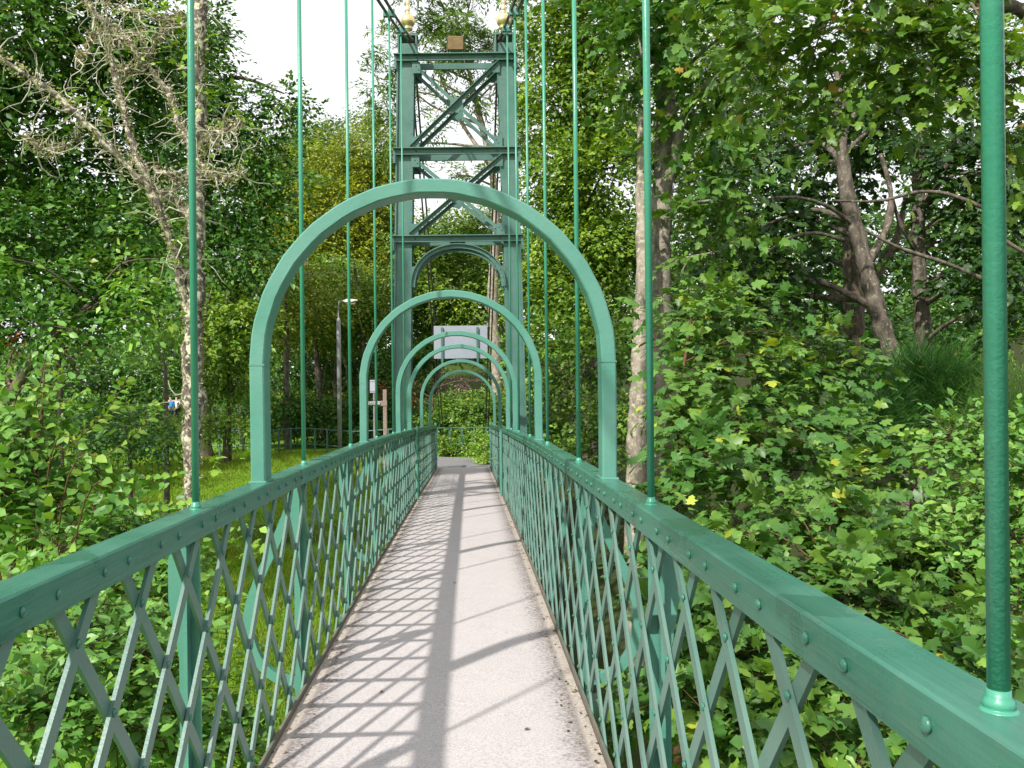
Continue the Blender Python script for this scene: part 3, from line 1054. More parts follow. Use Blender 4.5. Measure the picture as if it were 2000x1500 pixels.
TMPL = {'oval': T_oval(), 'rhomb': T_rhomb(), 'maple': T_maple(), 'lance': T_lance(), 'strip': T_strip()}

SUNV = np.array(SUN)
DENS = 3.4
def unit(a):
    return a / (np.linalg.norm(a, axis=-1, keepdims=True) + 1e-9)

PAL = {
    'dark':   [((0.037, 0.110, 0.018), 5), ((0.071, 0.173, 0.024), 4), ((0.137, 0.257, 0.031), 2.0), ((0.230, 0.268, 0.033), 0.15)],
    'mid':    [((0.068, 0.158, 0.021), 4), ((0.119, 0.224, 0.027), 4), ((0.187, 0.297, 0.034), 2), ((0.270, 0.260, 0.025), 0.2)],
    'light':  [((0.093, 0.184, 0.018), 4), ((0.145, 0.247, 0.022), 4), ((0.209, 0.310, 0.028), 2), ((0.325, 0.310, 0.035), 0.25)],
    'elm':    [((0.079, 0.202, 0.035), 4), ((0.136, 0.290, 0.052), 4), ((0.215, 0.366, 0.065), 2)],
    'yellow': [((0.135, 0.205, 0.014), 4), ((0.215, 0.265, 0.016), 4), ((0.30, 0.305, 0.02), 2), ((0.09, 0.16, 0.014), 2)],
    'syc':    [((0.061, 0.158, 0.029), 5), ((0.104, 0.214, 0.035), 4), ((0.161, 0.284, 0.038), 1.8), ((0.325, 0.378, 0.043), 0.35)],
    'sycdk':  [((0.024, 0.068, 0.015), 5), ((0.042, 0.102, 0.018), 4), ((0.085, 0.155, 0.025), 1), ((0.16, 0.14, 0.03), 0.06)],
    'sycyel': [((0.084, 0.175, 0.026), 5), ((0.144, 0.250, 0.032), 4), ((0.239, 0.314, 0.035), 1.3), ((0.340, 0.230, 0.035), 0.45), ((0.300, 0.130, 0.035), 0.2)],
    'broom':  [((0.034, 0.124, 0.019), 4), ((0.056, 0.182, 0.022), 3), ((0.095, 0.247, 0.027), 1)],
    'purple': [((0.13, 0.060, 0.080), 4), ((0.20, 0.10, 0.125), 3), ((0.07, 0.045, 0.045), 3)],
    'russet': [((0.26, 0.080, 0.025), 3), ((0.17, 0.09, 0.03), 3), ((0.12, 0.15, 0.02), 2)],
    'lime':   [((0.139, 0.276, 0.030), 4), ((0.191, 0.325, 0.035), 4), ((0.261, 0.364, 0.040), 1.5)],
    'ash':    [((0.085, 0.165, 0.022), 4), ((0.13, 0.22, 0.03), 4), ((0.19, 0.26, 0.036), 1.5)],
}

def lobes_px(L):
    out = []
    for l in L:
        x, y, rx, ry, D = l[:5]
        cov = l[5] if len(l) > 5 else 1.0
        c = P(x, y, D)
        k = D / F
        a, b = rx * k, ry * k
        out.append((np.array(c), np.array([a, max(min(a, b) * 1.0, 0.5 * (a + b) * 0.8), b]), cov))
    return out

def leaves(lobes, kind, size, cover, pal, k=6, spray=0.45, droop=0.35, seed=1, clump=0.30, up=0.62, clumps=None, extra=None):
    """positions of every leaf: sprays of k leaves gathered in clumps through the lobes"""
    r = np.random.default_rng(seed)
    area = TMPL[kind][2]
    cover = cover * DENS
    O, Dv, OUT, CL = [], [], [], []
    ncl = 0
    for (c, rad, cov) in lobes:
        n = int(cover * cov * math.pi * rad[0] * rad[2] / (size * size * area) / k) + 1
        m = clumps or int(np.clip(6 + 5.0 * rad[0] * rad[2] / (spray * spray + 0.15), 6, 60))
        d = unit(r.normal(size=(m, 3)))
        cc = d * (r.random((m, 1)) ** 0.42) * 0.86
        idx = r.integers(0, m, n)
        p = cc[idx] + r.normal(size=(n, 3)) * clump * np.array([1, 1, 0.48])
        O.append(c + p * rad)
        out = unit(p + 1e-3)
        OUT.append(out)
        dd = unit(out * 0.9 + r.normal(size=(n, 3)) * 0.55 + np.array([0, 0, 0.12]))
        Dv.append(dd)
        CL.append(ncl + idx)
        ncl += m
    if extra is not None:
        for (o, d_, n_) in extra:
            O.append(np.array([o])); Dv.append(unit(np.array([d_]))); OUT.append(unit(np.array([d_]))); CL.append(np.array([ncl])); ncl += 1
    O, Dv, OUT, CL = np.concatenate(O), np.concatenate(Dv), np.concatenate(OUT), np.concatenate(CL)
    n = len(O)
    Ls = spray * (0.6 + 0.8 * r.random((n, 1)))
    UP = np.array([0, 0, 1.0])
    perp = unit(np.cross(Dv, UP + r.normal(size=(n, 3)) * 0.15))
    pos, ax, nr, cl, sc = [], [], [], [], []
    for j in range(k):
        t = (j + 0.7) / k
        sd_ = 1 if j % 2 else -1
        q = O + Dv * Ls * t
        q[:, 2] -= (droop * Ls * t * t)[:, 0]
        a = Dv * (0.55 + 0.3 * t) + perp * sd_ * (0.85 - 0.45 * t) + r.normal(size=(n, 3)) * 0.22
        a[:, 2] -= droop * (0.35 + 0.4 * t)
        a = unit(a)
        nn = UP * up + OUT * 0.35 + SUNV * 0.30 + r.normal(size=(n, 3)) * 0.42
        nn = unit(nn - a * np.sum(a * nn, -1, keepdims=True))
        pos.append(q); ax.append(a); nr.append(nn); cl.append(CL)
        sc.append(size * (0.48 + 0.82 * r.random(n)) * (0.85 + 0.2 * math.sin(math.pi * t)))
    pos, ax, nr, cl, sc = map(np.concatenate, (pos, ax, nr, cl, sc))
    pl = PAL[pal]
    cols = np.array([c for c, _ in pl]); w = np.array([x for _, x in pl], float); w /= w.sum()
    cum = np.cumsum(w)
    u = np.clip(0.62 * r.random(ncl)[cl] + 0.38 * r.random(len(cl)) + 0.06 * r.normal(size=len(cl)), 0, 0.9999)
    rare = r.random(len(cl)) < 0.12
    u[rare] = r.random(rare.sum())
    ci = np.searchsorted(cum, u)
    tint = cols[np.clip(ci, 0, len(cols) - 1)] * (0.8 + 0.4 * r.random((len(cl), 1)))
    tw = (O, O + Dv * Ls - np.array([0, 0, 1]) * droop * Ls)
    return dict(pos=pos, ax=ax, nr=nr, sc=sc, tint=tint, kind=kind, twigs=tw)

def leaf_mesh(name, L, sel=None):
    v, t, _ = TMPL[L['kind']]
    pos, ax, nr, sc, tint = (L[k] if sel is None else L[k][sel] for k in ('pos', 'ax', 'nr', 'sc', 'tint'))
    x = np.cross(ax, nr)
    V = pos[:, None, :] + sc[:, None, None] * (v[None, :, 0:1] * x[:, None, :] + v[None, :, 1:2] * ax[:, None, :] + v[None, :, 2:3] * nr[:, None, :])
    n, m = len(pos), len(v)
    tris = (t[None] + (np.arange(n) * m)[:, None, None]).reshape(-1, 3)
    return mesh_np(name, V.reshape(-1, 3), tris=tris, tint=np.repeat(tint, m, 0))

def twig_mesh(name, L, r0=0.004, every=1):
    a, b = L['twigs'][0][::every], L['twigs'][1][::every]
    n = len(a)
    d = unit(b - a)
    u = unit(np.cross(d, np.array([0.3, 0.2, 1.0])))
    w = np.cross(d, u)
    V = []
    for ang_ in (0, 2.094, 4.189):
        V.append(a + (u * math.cos(ang_) + w * math.sin(ang_)) * r0)
    V.append(b)
    V = np.stack(V, 1)
    t = np.array([(0, 1, 3), (1, 2, 3), (2, 0, 3)])
    tris = (t[None] + (np.arange(n) * 4)[:, None, None]).reshape(-1, 3)
    return mesh_np(name, V.reshape(-1, 3), tris=tris)

PROTO_LEAF = {}
def proto_leaf(kind, q, colr):
    key = (kind, q)
    if key not in PROTO_LEAF:
        v, t, _ = TMPL[kind]
        me = mesh_np('leaf', v, tris=t, tint=np.repeat(np.array([colr]), len(v), 0))
        me.materials.append(M_LEAF)
        PROTO_LEAF[key] = me
    return PROTO_LEAF[key]

def wobble(pts, amt, r):
    return [np.array(p) + r.normal(size=3) * amt * (0 if i == 0 else 1) for i, p in enumerate(pts)]

def plant(name, label, cat, lobes, kind, size, cover, pal, stems=(), bark=None, n_parts=0, group=None, limbs=0, seed=1, twigs=False, twig_mat=None, base=None, limb_r=0.05, part_name='crown', **kw):
    """a tree or shrub: Empty at its foot > trunk (and limbs), crown, and its largest leaves as parts"""
    lb = lobes_px(lobes)
    r = np.random.default_rng(seed + 500)
    bark = bark or M_DARKBARK
    if base is None:
        if stems:
            q = stems[0][0][0]
            base = P(*q) if len(q) == 3 else q
            base = (base[0], base[1])
        else:
            c = np.mean([l[0] for l in lb], 0)
            base = (c[0], c[1])
    gz = float(ground_z(base[0], base[1]))
    o = empty(name, (base[0], base[1], gz))
    tag(o, label, cat, group)
    off = np.array([base[0], base[1], gz])
    mb = MB()
    first_path = None
    for si, (pts, rads) in enumerate(stems):
        W = [np.array(P(*p)) for p in pts]
        if si == 0:
            W.insert(0, np.array([base[0], base[1], gz - 0.15]))
            rads = [rads[0] * 1.25] + list(rads)
        pts2, r2 = spline(W, list(rads), 6)
        r2 = [a * (1 + 0.10 * r.normal()) for a in r2]
        if first_path is None: first_path = (pts2, r2)
        mb.tube([p - off for p in pts2], r2, 9)
    if first_path is None:
        tops = [l[0] for l in lb]
        c = np.mean(tops, 0)
        W = [np.array([base[0], base[1], gz - 0.15]), np.array([base[0] * 0.7 + c[0] * 0.3, base[1] * 0.7 + c[1] * 0.3, gz * 0.6 + c[2] * 0.4]), c]
        first_path = spline(W, [limb_r * 1.6, limb_r * 1.2, limb_r * 0.6], 6)
        mb.tube([p - off for p in first_path[0]], first_path[1], 8)
    # limbs reaching into every lobe
    fp = np.array(first_path[0])
    for (c, rad, cov) in lb:
        for q in range(max(1, limbs)):
            if limbs == 0: break
            d2 = np.linalg.norm(fp[:, :2] - c[:2], axis=1) * 0.5 + np.abs(fp[:, 2] - (c[2] - rad[2] * 0.7))
            j = int(np.argmin(d2))
            a = fp[j]
            b = c + unit(r.normal(size=3)) * rad * 0.45
            mid = (a + b) / 2 + np.array([0, 0, 0.12 * np.linalg.norm(b - a)]) + r.normal(size=3) * 0.06 * np.linalg.norm(b - a)
            r0 = min(limb_r * (0.8 + 0.4 * r.random()), first_path[1][j] * 0.7)
            pp, rr = spline([a, mid, b], [r0, r0 * 0.6, r0 * 0.18], 5)
            mb.tube([p - off for p in pp], rr, 6)
            for e in range(3):
                t = 0.45 + 0.5 * r.random()
                a2 = pp[int(t * (len(pp) - 1))]
                b2 = a2 + unit(r.normal(size=3)) * rad * 0.6
                mb.tube([a2 - off, (a2 + b2) / 2 - off + r.normal(size=3) * 0.05, b2 - off], [r0 * 0.35, r0 * 0.2, r0 * 0.07], 5)
    tr = mb.build('trunk' if cat == 'tree' else 'stem', bark, o, smooth=True)
    L = leaves(lb, kind, size, cover, pal, seed=seed, **kw)
    L['pos'] = L['pos'] - off
    L['twigs'] = (L['twigs'][0] - off, L['twigs'][1] - off)
    sel = np.ones(len(L['pos']), bool)
    if n_parts:
        w = L['pos'] + off
        dep = w[:, 1]
        x = VX + (w[:, 0] - CX) / dep * F
        y = VY - (w[:, 2] - CZ) / dep * F
        inside = (x > 10) & (x < 1990) & (y > 10) & (y < 1490) & (dep > 0.5)
        score = np.where(inside, L['sc'] / np.maximum(dep, 0.5), 0)
        pick = np.argsort(-score)[:n_parts]
        cols = np.array([c for c, _ in PAL[pal]])
        for i in pick:
            q = int(np.argmin(np.sum((cols - L['tint'][i]) ** 2, 1)))
            me = proto_leaf(kind, pal + str(q), cols[q])
            lo = link('leaf', me, None, o)
            X = np.cross(L['ax'][i], L['nr'][i])
            M = Matrix((X, L['ax'][i], L['nr'][i])).transposed().to_4x4()
            lo.matrix_local = Matrix.Translation(L['pos'][i]) @ M @ Matrix.Scale(float(L['sc'][i]), 4)
        sel[pick] = False
    cr = link(part_name, leaf_mesh(part_name, L, sel), M_LEAF, o)
    if n_parts: tag(cr, kind='stuff')
    if twigs:
        t = link('twigs', twig_mesh('twigs', L), twig_mat or M_TWIG, o)
        tag(t, kind='stuff')
    return o

# ------------------------------------------------------------------ left bank
# lichen-covered, half dead tree in front of the lawn
def lichen_tree():
    D = 11.0
    b = P(374, 1010, D)
    gz = float(ground_z(b.x, D))
    o = empty('lichen_tree', (b.x, D, gz))
    tag(o, 'half dead tree with pale lichen crusted trunk and bare branches behind the left parapet', 'tree')
    off = np.array([b.x, D, gz])
    r = np.random.default_rng(77)
    mb = MB()
    paths = [
        ([(374, 1060, 0), (375, 900, 0), (378, 760, 0), (377, 640, 0), (381, 520, 0), (383, 400, 0), (384, 280, 0), (387, 150, 0), (391, 20, 0), (396, -120, 0)], [0.16, 0.15, 0.14, 0.135, 0.13, 0.125, 0.12, 0.11, 0.10, 0.08]),
        ([(371, 620, 0), (352, 545, -.1), (327, 455, -.3), (300, 385, -.4), (225, 300, -.5), (140, 215, -.6), (60, 150, -.7), (-30, 95, -.8)], [0.06, 0.056, 0.052, 0.048, 0.042, 0.036, 0.03, 0.022]),
        ([(312, 415, -.3), (288, 350, -.2), (262, 300, -.1), (243, 215, 0), (225, 150, .1), (212, 95, .1), (232, 80, .2), (285, 66, .3)], [0.055, 0.05, 0.045, 0.038, 0.032, 0.028, 0.022, 0.012]),
        ([(376, 430, 0), (345, 395, .2), (300, 372, .3)], [0.05, 0.045, 0.04]),
        ([(380, 300, 0), (352, 245, .3), (330, 185, .4), (283, 122, .5), (242, 75, .5), (205, 45, .6), (165, 0, .6), (120, -60, .7)], [0.05, 0.046, 0.042, 0.038, 0.034, 0.03, 0.027, 0.022]),
        ([(277, 122, .5), (300, 90, .5), (325, 55, .4), (352, 28, .4)], [0.03, 0.028, 0.024, 0.012]),
        ([(275, 125, .5), (250, 137, .4), (228, 142, .4)], [0.03, 0.03, 0.02]),
        ([(384, 300, 0), (410, 268, -.3), (440, 252, -.5), (470, 238, -.6)], [0.04, 0.032, 0.026, 0.018]),
        ([(384, 310, 0), (405, 335, -.3), (440, 348, -.4), (472, 330, -.5)], [0.035, 0.026, 0.02, 0.01]),
        ([(300, 330, -.1), (335, 345, -.2), (360, 360, -.1)], [0.03, 0.026, 0.02]),
        ([(158, 262, -.2), (120, 290, -.2), (85, 292, -.2), (48, 270, -.2)], [0.022, 0.018, 0.014, 0.008]),
        ([(210, 60, .6), (180, 70, .5), (168, 100, .5), (150, 112, .5)], [0.018, 0.015, 0.012, 0.006]),
        ([(385, 60, 0), (340, 40, .2), (270, 22, .4), (200, 8, .5)], [0.04, 0.03, 0.022, 0.012]),
    ]
    tips = []
    for pts, rad in paths:
        rad = [q * 0.86 for q in rad]
        W = [np.array(P(x, y, D + d)) for x, y, d in pts]
        pp, rr = spline(W, rad, 6)
        pp = [p + r.normal(size=3) * 0.012 for p in pp]
        rr = [a * (1 + 0.16 * r.normal()) for a in rr]
        mb.tube([p - off for p in pp], rr, 9)
        tips += [(p, q) for p, q in zip(pp[4:], rr[4:]) if p[2] > 1.2]
    tr = mb.build('trunk', M_LICHEN, o, smooth=True)
    allp = []
    for pts, rad in paths:
        pp, rr = spline([np.array(P(x, y, D + d)) for x, y, d in pts], [q * 0.86 for q in rad], 14)
        allp += list(zip(pp, rr))
    n = 9000
    idx = r.integers(0, len(allp), n)
    C = np.array([allp[i][0] for i in idx]); RR = np.array([allp[i][1] for i in idx])
    dn = unit(r.normal(size=(n, 3)) * np.array([1, 1, 0.4]))
    C = C + dn * RR[:, None] * 0.97 + r.normal(size=(n, 3)) * np.array([0.006, 0.006, 0.06])
    axl = unit(dn + r.normal(size=(n, 3)) * 0.6)
    nl = unit(np.cross(axl, r.normal(size=(n, 3))))
    pal_ = np.array([(0.42, 0.41, 0.30), (0.50, 0.47, 0.33), (0.36, 0.38, 0.24), (0.30, 0.27, 0.2)])
    Lt = dict(pos=C - off, ax=axl, nr=nl, sc=r.uniform(0.015, 0.05, n), tint=pal_[r.integers(0, 4, n)] * r.uniform(0.7, 1.1, (n, 1)), kind='rhomb')
    tag(link('lichen', leaf_mesh('lichen', Lt), M_GRASS, tr), kind='stuff')
    mb = MB()
    for i in range(430):                      # crooked dead twigs
        p, q = tips[r.integers(len(tips))]
        if q > 0.1 and r.random() < 0.6: continue
        d = unit(r.normal(size=3) + np.array([0, 0, 0.15]))
        L = r.uniform(0.15, 0.75)
        a = p; pts = [a]
        for k in range(4):
            d = unit(d + r.normal(size=3) * 0.55)
            a = a + d * L / 4
            pts.append(a)
        r0 = r.uniform(0.006, 0.014)
        mb.tube([x - off for x in pts], [r0, r0 * .8, r0 * .6, r0 * .45, r0 * .2], 4)
    tag(mb.build('twigs', M_DEADTWIG, o, smooth=True), kind='stuff')
    lb = lobes_px([(200, 190, 40, 30, D + .3, .6), (410, 205, 45, 35, D - .2, .7), (330, 40, 50, 35, D, .4), (280, 560, 40, 60, D - .3, .3), (390, 120, 25, 60, D, .4)])
    Lf = leaves(lb, 'rhomb', 0.10, 0.9, 'lime', seed=5)
    Lf['pos'] = Lf['pos'] - off
    link('crown', leaf_mesh('crown', Lf), M_LEAF, o)
lichen_tree()

# big dark broad-leaved tree closing the left side
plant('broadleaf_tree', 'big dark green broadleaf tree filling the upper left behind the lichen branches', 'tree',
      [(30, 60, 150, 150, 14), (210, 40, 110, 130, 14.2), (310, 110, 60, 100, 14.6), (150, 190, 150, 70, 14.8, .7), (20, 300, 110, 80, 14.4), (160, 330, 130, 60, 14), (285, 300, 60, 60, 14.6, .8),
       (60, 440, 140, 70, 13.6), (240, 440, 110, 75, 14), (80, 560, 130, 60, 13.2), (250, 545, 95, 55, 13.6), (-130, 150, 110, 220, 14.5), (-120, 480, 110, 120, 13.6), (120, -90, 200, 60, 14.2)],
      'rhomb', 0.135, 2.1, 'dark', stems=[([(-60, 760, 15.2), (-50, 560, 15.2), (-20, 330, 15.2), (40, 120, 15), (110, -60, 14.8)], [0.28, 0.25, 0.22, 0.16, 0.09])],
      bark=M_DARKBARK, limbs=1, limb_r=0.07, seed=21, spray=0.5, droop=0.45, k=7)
plant('broadleaf_tree', 'dark tree whose tiered boughs reach over the white sky right of the lichen trunk', 'tree',
      [(370, 150, 70, 110, 27), (470, 205, 95, 42, 27), (560, 195, 50, 26, 26.6, .9), (400, 60, 35, 80, 27, .8), (440, 280, 100, 50, 27), (520, 325, 60, 30, 26.6, .9), (580, 345, 34, 16, 26.4, .7),
       (430, 390, 110, 60, 26.6), (520, 415, 55, 30, 26.4, .9), (450, 490, 100, 55, 26), (340, 300, 60, 80, 27.4), (340, 480, 70, 70, 26.4)],
      'rhomb', 0.19, 2.2, 'dark', stems=[([(395, 830, 28), (397, 600, 28), (400, 400, 28), (400, 200, 28), (398, 40, 28)], [0.3, 0.27, 0.22, 0.14, 0.06])],
      bark=M_DARKBARK, limbs=1, limb_r=0.10, seed=24, spray=0.7, droop=0.45, k=7)
plant('broadleaf_tree', 'lighter green tree with drooping leaf sprays low on the left', 'tree',
      [(120, 640, 110, 45, 12.2, .8), (300, 620, 60, 50, 12.6, .8), (310, 500, 50, 60, 12.4, .6), (50, 520, 80, 40, 12, .6), (220, 600, 70, 40, 12.4, .6)],
      'oval', 0.115, 1.4, 'elm', stems=[([(-20, 900, 13), (30, 760, 13), (100, 660, 12.8), (180, 590, 12.6)], [0.10, 0.08, 0.06, 0.03])], limbs=1, limb_r=0.03, seed=22, spray=0.5, droop=0.5)
plant('broadleaf_tree', 'sunlit green tree between the lichen trunk and the first hoop', 'tree',
      [(440, 590, 60, 50, 25.5, .9), (430, 680, 60, 50, 25), (480, 640, 50, 60, 25.4), (410, 750, 36, 36, 26), (470, 740, 45, 36, 26)],
      'rhomb', 0.15, 2.0, 'light', limbs=1, limb_r=0.05, seed=23, spray=0.5)
# shaded understorey behind
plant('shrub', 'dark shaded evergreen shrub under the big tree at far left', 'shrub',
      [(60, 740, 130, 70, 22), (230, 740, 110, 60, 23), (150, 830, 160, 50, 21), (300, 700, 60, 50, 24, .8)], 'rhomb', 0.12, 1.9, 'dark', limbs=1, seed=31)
plant('shrub', 'purple leaved shrub in the shade behind the arching sprays', 'shrub',
      [(115, 655, 50, 24, 13.0, .35), (150, 690, 40, 22, 12.9, .35), (85, 700, 35, 18, 12.9, .25)], 'rhomb', 0.075, 1.0, 'purple', limbs=1, seed=32)
plant('shrub', 'small russet leaved shrub at the left picture edge', 'shrub',
      [(25, 690, 30, 22, 13.1, .4), (10, 735, 24, 20, 13, .3)], 'rhomb', 0.075, 0.7, 'russet', limbs=1, seed=33)
plant('shrub', 'feathery light green shrub just left of the lichen trunk foot', 'shrub',
      [(330, 690, 45, 40, 19, .6), (300, 640, 50, 40, 19, .6), (345, 850, 30, 35, 15, .7)], 'lance', 0.11, 1.3, 'light', limbs=1, seed=34)
plant('shrub', 'low dark bush at the edge of the lawn left of the lichen trunk', 'shrub',
      [(265, 835, 75, 35, 15.5), (305, 875, 45, 24, 15), (190, 850, 50, 26, 15.2)], 'rhomb', 0.10, 1.8, 'dark', limbs=1, seed=35)
plant('shrub', 'bright yellow-green bush glowing in the sun on the lawn by the railing', 'shrub',
      [(435, 828, 45, 18, 25.4), (475, 838, 30, 14, 25.2), (405, 838, 28, 14, 25, .8)], 'rhomb', 0.11, 1.6, 'lime', limbs=1, seed=36)

# wood behind the lawn
W = [(470, 760, 33, 0.13), (560, 800, 31, 0.10), (630, 810, 34, 0.12), (690, 800, 36, 0.12), (720, 810, 33.5, 0.11), (590, 800, 37, 0.14), (655, 800, 39, 0.15)]
wl = ['leaning thin trunked tree behind the left leg of the first hoop', 'slim dark tree between first hoop and lamp post, nearest the railing', 'slim leaning tree just left of the lamp post',
      'dark tree just right of the lamp post', 'tall thin tree behind the finger post', 'shaded tree deep in the wood left of the lamp', 'shaded tree deepest in the wood behind the lamp']
for i, (x, y, D, rr) in enumerate(W):
    r_ = np.random.default_rng(900 + i)
    lean = r_.uniform(-26, 8)
    lob = [(x + lean * 1.5 + r_.uniform(-40, 40), 600 + r_.uniform(-30, 40), 75, 50, D, .9), (x + lean + r_.uniform(-30, 30), 545 + r_.uniform(-25, 30), 65, 45, D + 0.8, .8),
           (x + r_.uniform(-40, 40), 640, 55, 40, D + 0.5, .7), (x + r_.uniform(-30, 30), 800, 45, 30, D + 1.5, .8)]
    plant('woodland_tree', wl[i], 'tree', lob, 'rhomb', 0.14, 1.7, ['dark', 'yellow', 'mid', 'yellow', 'light', 'dark', 'yellow'][i],
          stems=[([(x, y + 40, D), (x + lean * .5, y - 90, D), (x + lean * 1.0, y - 190, D), (x + lean * 1.5, y - 260, D), (x + lean * 1.8, y - 300, D)], [rr, rr * .9, rr * .75, rr * .6, rr * .3])],
          bark=M_SYC, limbs=1, limb_r=0.05, seed=40 + i, group='trees in the wood behind the lawn', spray=0.6)
plant('shrub', 'dark bramble thicket behind the railing beneath the slim trees', 'shrub',
      [(520, 800, 90, 45, 31), (620, 815, 90, 40, 32), (720, 815, 90, 45, 32), (560, 720, 120, 60, 41, .9), (700, 720, 110, 70, 41, .9), (640, 640, 120, 60, 42, .9)], 'rhomb', 0.15, 1.7, 'dark', limbs=1, seed=55)
plant('golden_tree', 'yellow-green tree behind the hangers left of the tower', 'tree',
      [(690, 330, 85, 75, 42), (740, 290, 50, 60, 42), (640, 420, 90, 80, 41), (700, 480, 80, 80, 41), (600, 500, 80, 80, 40), (745, 420, 50, 80, 42), (570, 430, 60, 60, 41), (650, 560, 90, 50, 40), (740, 540, 50, 60, 41)],
      'rhomb', 0.16, 2.2, 'yellow', limbs=1, seed=61, stems=[([(690, 830, 42.5), (690, 600, 42.5), (695, 400, 42.5), (700, 300, 42.5)], [0.2, 0.18, 0.12, 0.06])], spray=0.7)
plant('olive_tree', 'dull green tree crown standing against the white sky left of the golden one', 'tree',
      [(610, 290, 60, 45, 52), (560, 300, 50, 40, 52), (660, 265, 40, 30, 52, .8), (590, 360, 80, 60, 51), (720, 225, 22, 14, 50, .7), (690, 232, 18, 14, 50, .7), (500, 330, 60, 60, 51), (640, 345, 80, 60, 51)],
      'rhomb', 0.17, 2.0, 'mid', limbs=1, seed=62, stems=[([(600, 830, 52.5), (600, 600, 52.5), (605, 400, 52.5), (605, 280, 52.5)], [0.22, 0.2, 0.14, 0.06])], spray=0.7)

# ------------------------------------------------------------------ behind the tower
plant('ash_tree', 'airy pale leaved ash tree showing white sky through its crown above the tower', 'tree',
      [(890, 40, 100, 50, 30, .55), (850, 90, 60, 40, 30, .5), (930, 100, 70, 50, 30.5, .5), (760, 100, 38, 50, 30, .55), (735, 160, 25, 45, 30, .5), (770, 190, 35, 50, 30.4, .45), (1010, 120, 40, 90, 30.5, .6), (1030, 260, 35, 70, 31, .7),
       (900, 180, 60, 40, 31, .30), (840, 230, 40, 50, 30.5, .28), (960, 240, 50, 50, 30.6, .25), (890, 330, 50, 40, 30.8, .35), (800, -40, 90, 40, 30, .4), (960, -30, 80, 40, 30, .5), (760, 260, 40, 60, 31, .5)],
      'lance', 0.20, 2.0, 'ash', limbs=1, limb_r=0.05, bark=M_PALE, seed=71, spray=0.5, k=9, clumps=7, clump=0.20,
      stems=[([(972, 840, 31), (968, 700, 31), (962, 580, 31), (968, 430, 31), (960, 330, 31), (930, 200, 31), (905, 90, 31)], [0.2, 0.19, 0.17, 0.15, 0.12, 0.09, 0.05]),
             ([(962, 440, 31), (1000, 300, 31), (1010, 160, 31)], [0.10, 0.07, 0.04]), ([(955, 320, 31), (890, 220, 31), (850, 120, 31)], [0.09, 0.06, 0.03]), ([(930, 240, 31), (850, 210, 31.2), (810, 180, 31.2)], [0.05, 0.035, 0.02])])
plant('broadleaf_tree', 'sunlit green tree framed by the tower portal arch', 'tree',
      [(880, 470, 90, 60, 36), (830, 500, 60, 60, 35), (930, 520, 70, 60, 35.5), (870, 570, 90, 60, 35), (940, 610, 60, 60, 35), (830, 610, 60, 50, 35), (890, 650, 80, 40, 35.5), (960, 440, 50, 50, 36)],
      'rhomb', 0.15, 2.0, 'light', limbs=1, seed=72, stems=[([(850, 860, 36.2), (852, 700, 36.2), (865, 560, 36.2), (880, 460, 36.2)], [0.16, 0.14, 0.1, 0.05])], spray=0.6)
plant('shrub', 'rounded green bush behind the railing at the end of the walkway', 'shrub',
      [(905, 800, 60, 45, 30), (880, 840, 50, 40, 29.5), (945, 835, 45, 45, 29.4), (860, 800, 40, 40, 30.5), (910, 870, 60, 25, 28.8), (980, 800, 40, 50, 30)], 'rhomb', 0.12, 1.9, 'mid', limbs=1, seed=73)
plant('shrub', 'mauve flowered shrub above the bush seen through the last hoop', 'shrub',
      [(905, 750, 35, 12, 31.5, .4), (870, 745, 25, 14, 31.6, .35)], 'rhomb', 0.10, 1.3, 'purple', limbs=1, seed=74)
plant('shrub', 'low bright bush spilling over the path beside the right end post', 'shrub',
      [(947, 885, 20, 24, 24.3), (955, 900, 14, 14, 23.8), (940, 862, 22, 16, 25)], 'oval', 0.07, 2.2, 'lime', limbs=1, seed=75, spray=0.25)
plant('shrub', 'weedy green plants along the foot of the far railing', 'shrub',
      [(865, 870, 20, 16, 27.0), (890, 882, 22, 10, 26.9), (915, 878, 22, 12, 27.0), (858, 880, 14, 10, 26.8)], 'rhomb', 0.09, 1.8, 'light', limbs=1, seed=76, spray=0.25)
plant('shrub', 'reddish brown leaved shrub glimpsed between the hoops left of the tower', 'shrub',
      [(808, 765, 10, 20, 30, .7), (748, 770, 10, 28, 30.5, .5), (985, 745, 12, 12, 29, .4)], 'rhomb', 0.09, 1.6, 'russet', limbs=1, seed=77, spray=0.25)
plant('shrub', 'dark bush filling the gap behind the finger post', 'shrub',
      [(790, 760, 60, 70, 33), (740, 790, 40, 40, 33.5), (815, 700, 50, 40, 34), (1010, 720, 50, 80, 33), (1000, 820, 40, 40, 30)], 'rhomb', 0.13, 1.9, 'dark', limbs=1, seed=78)

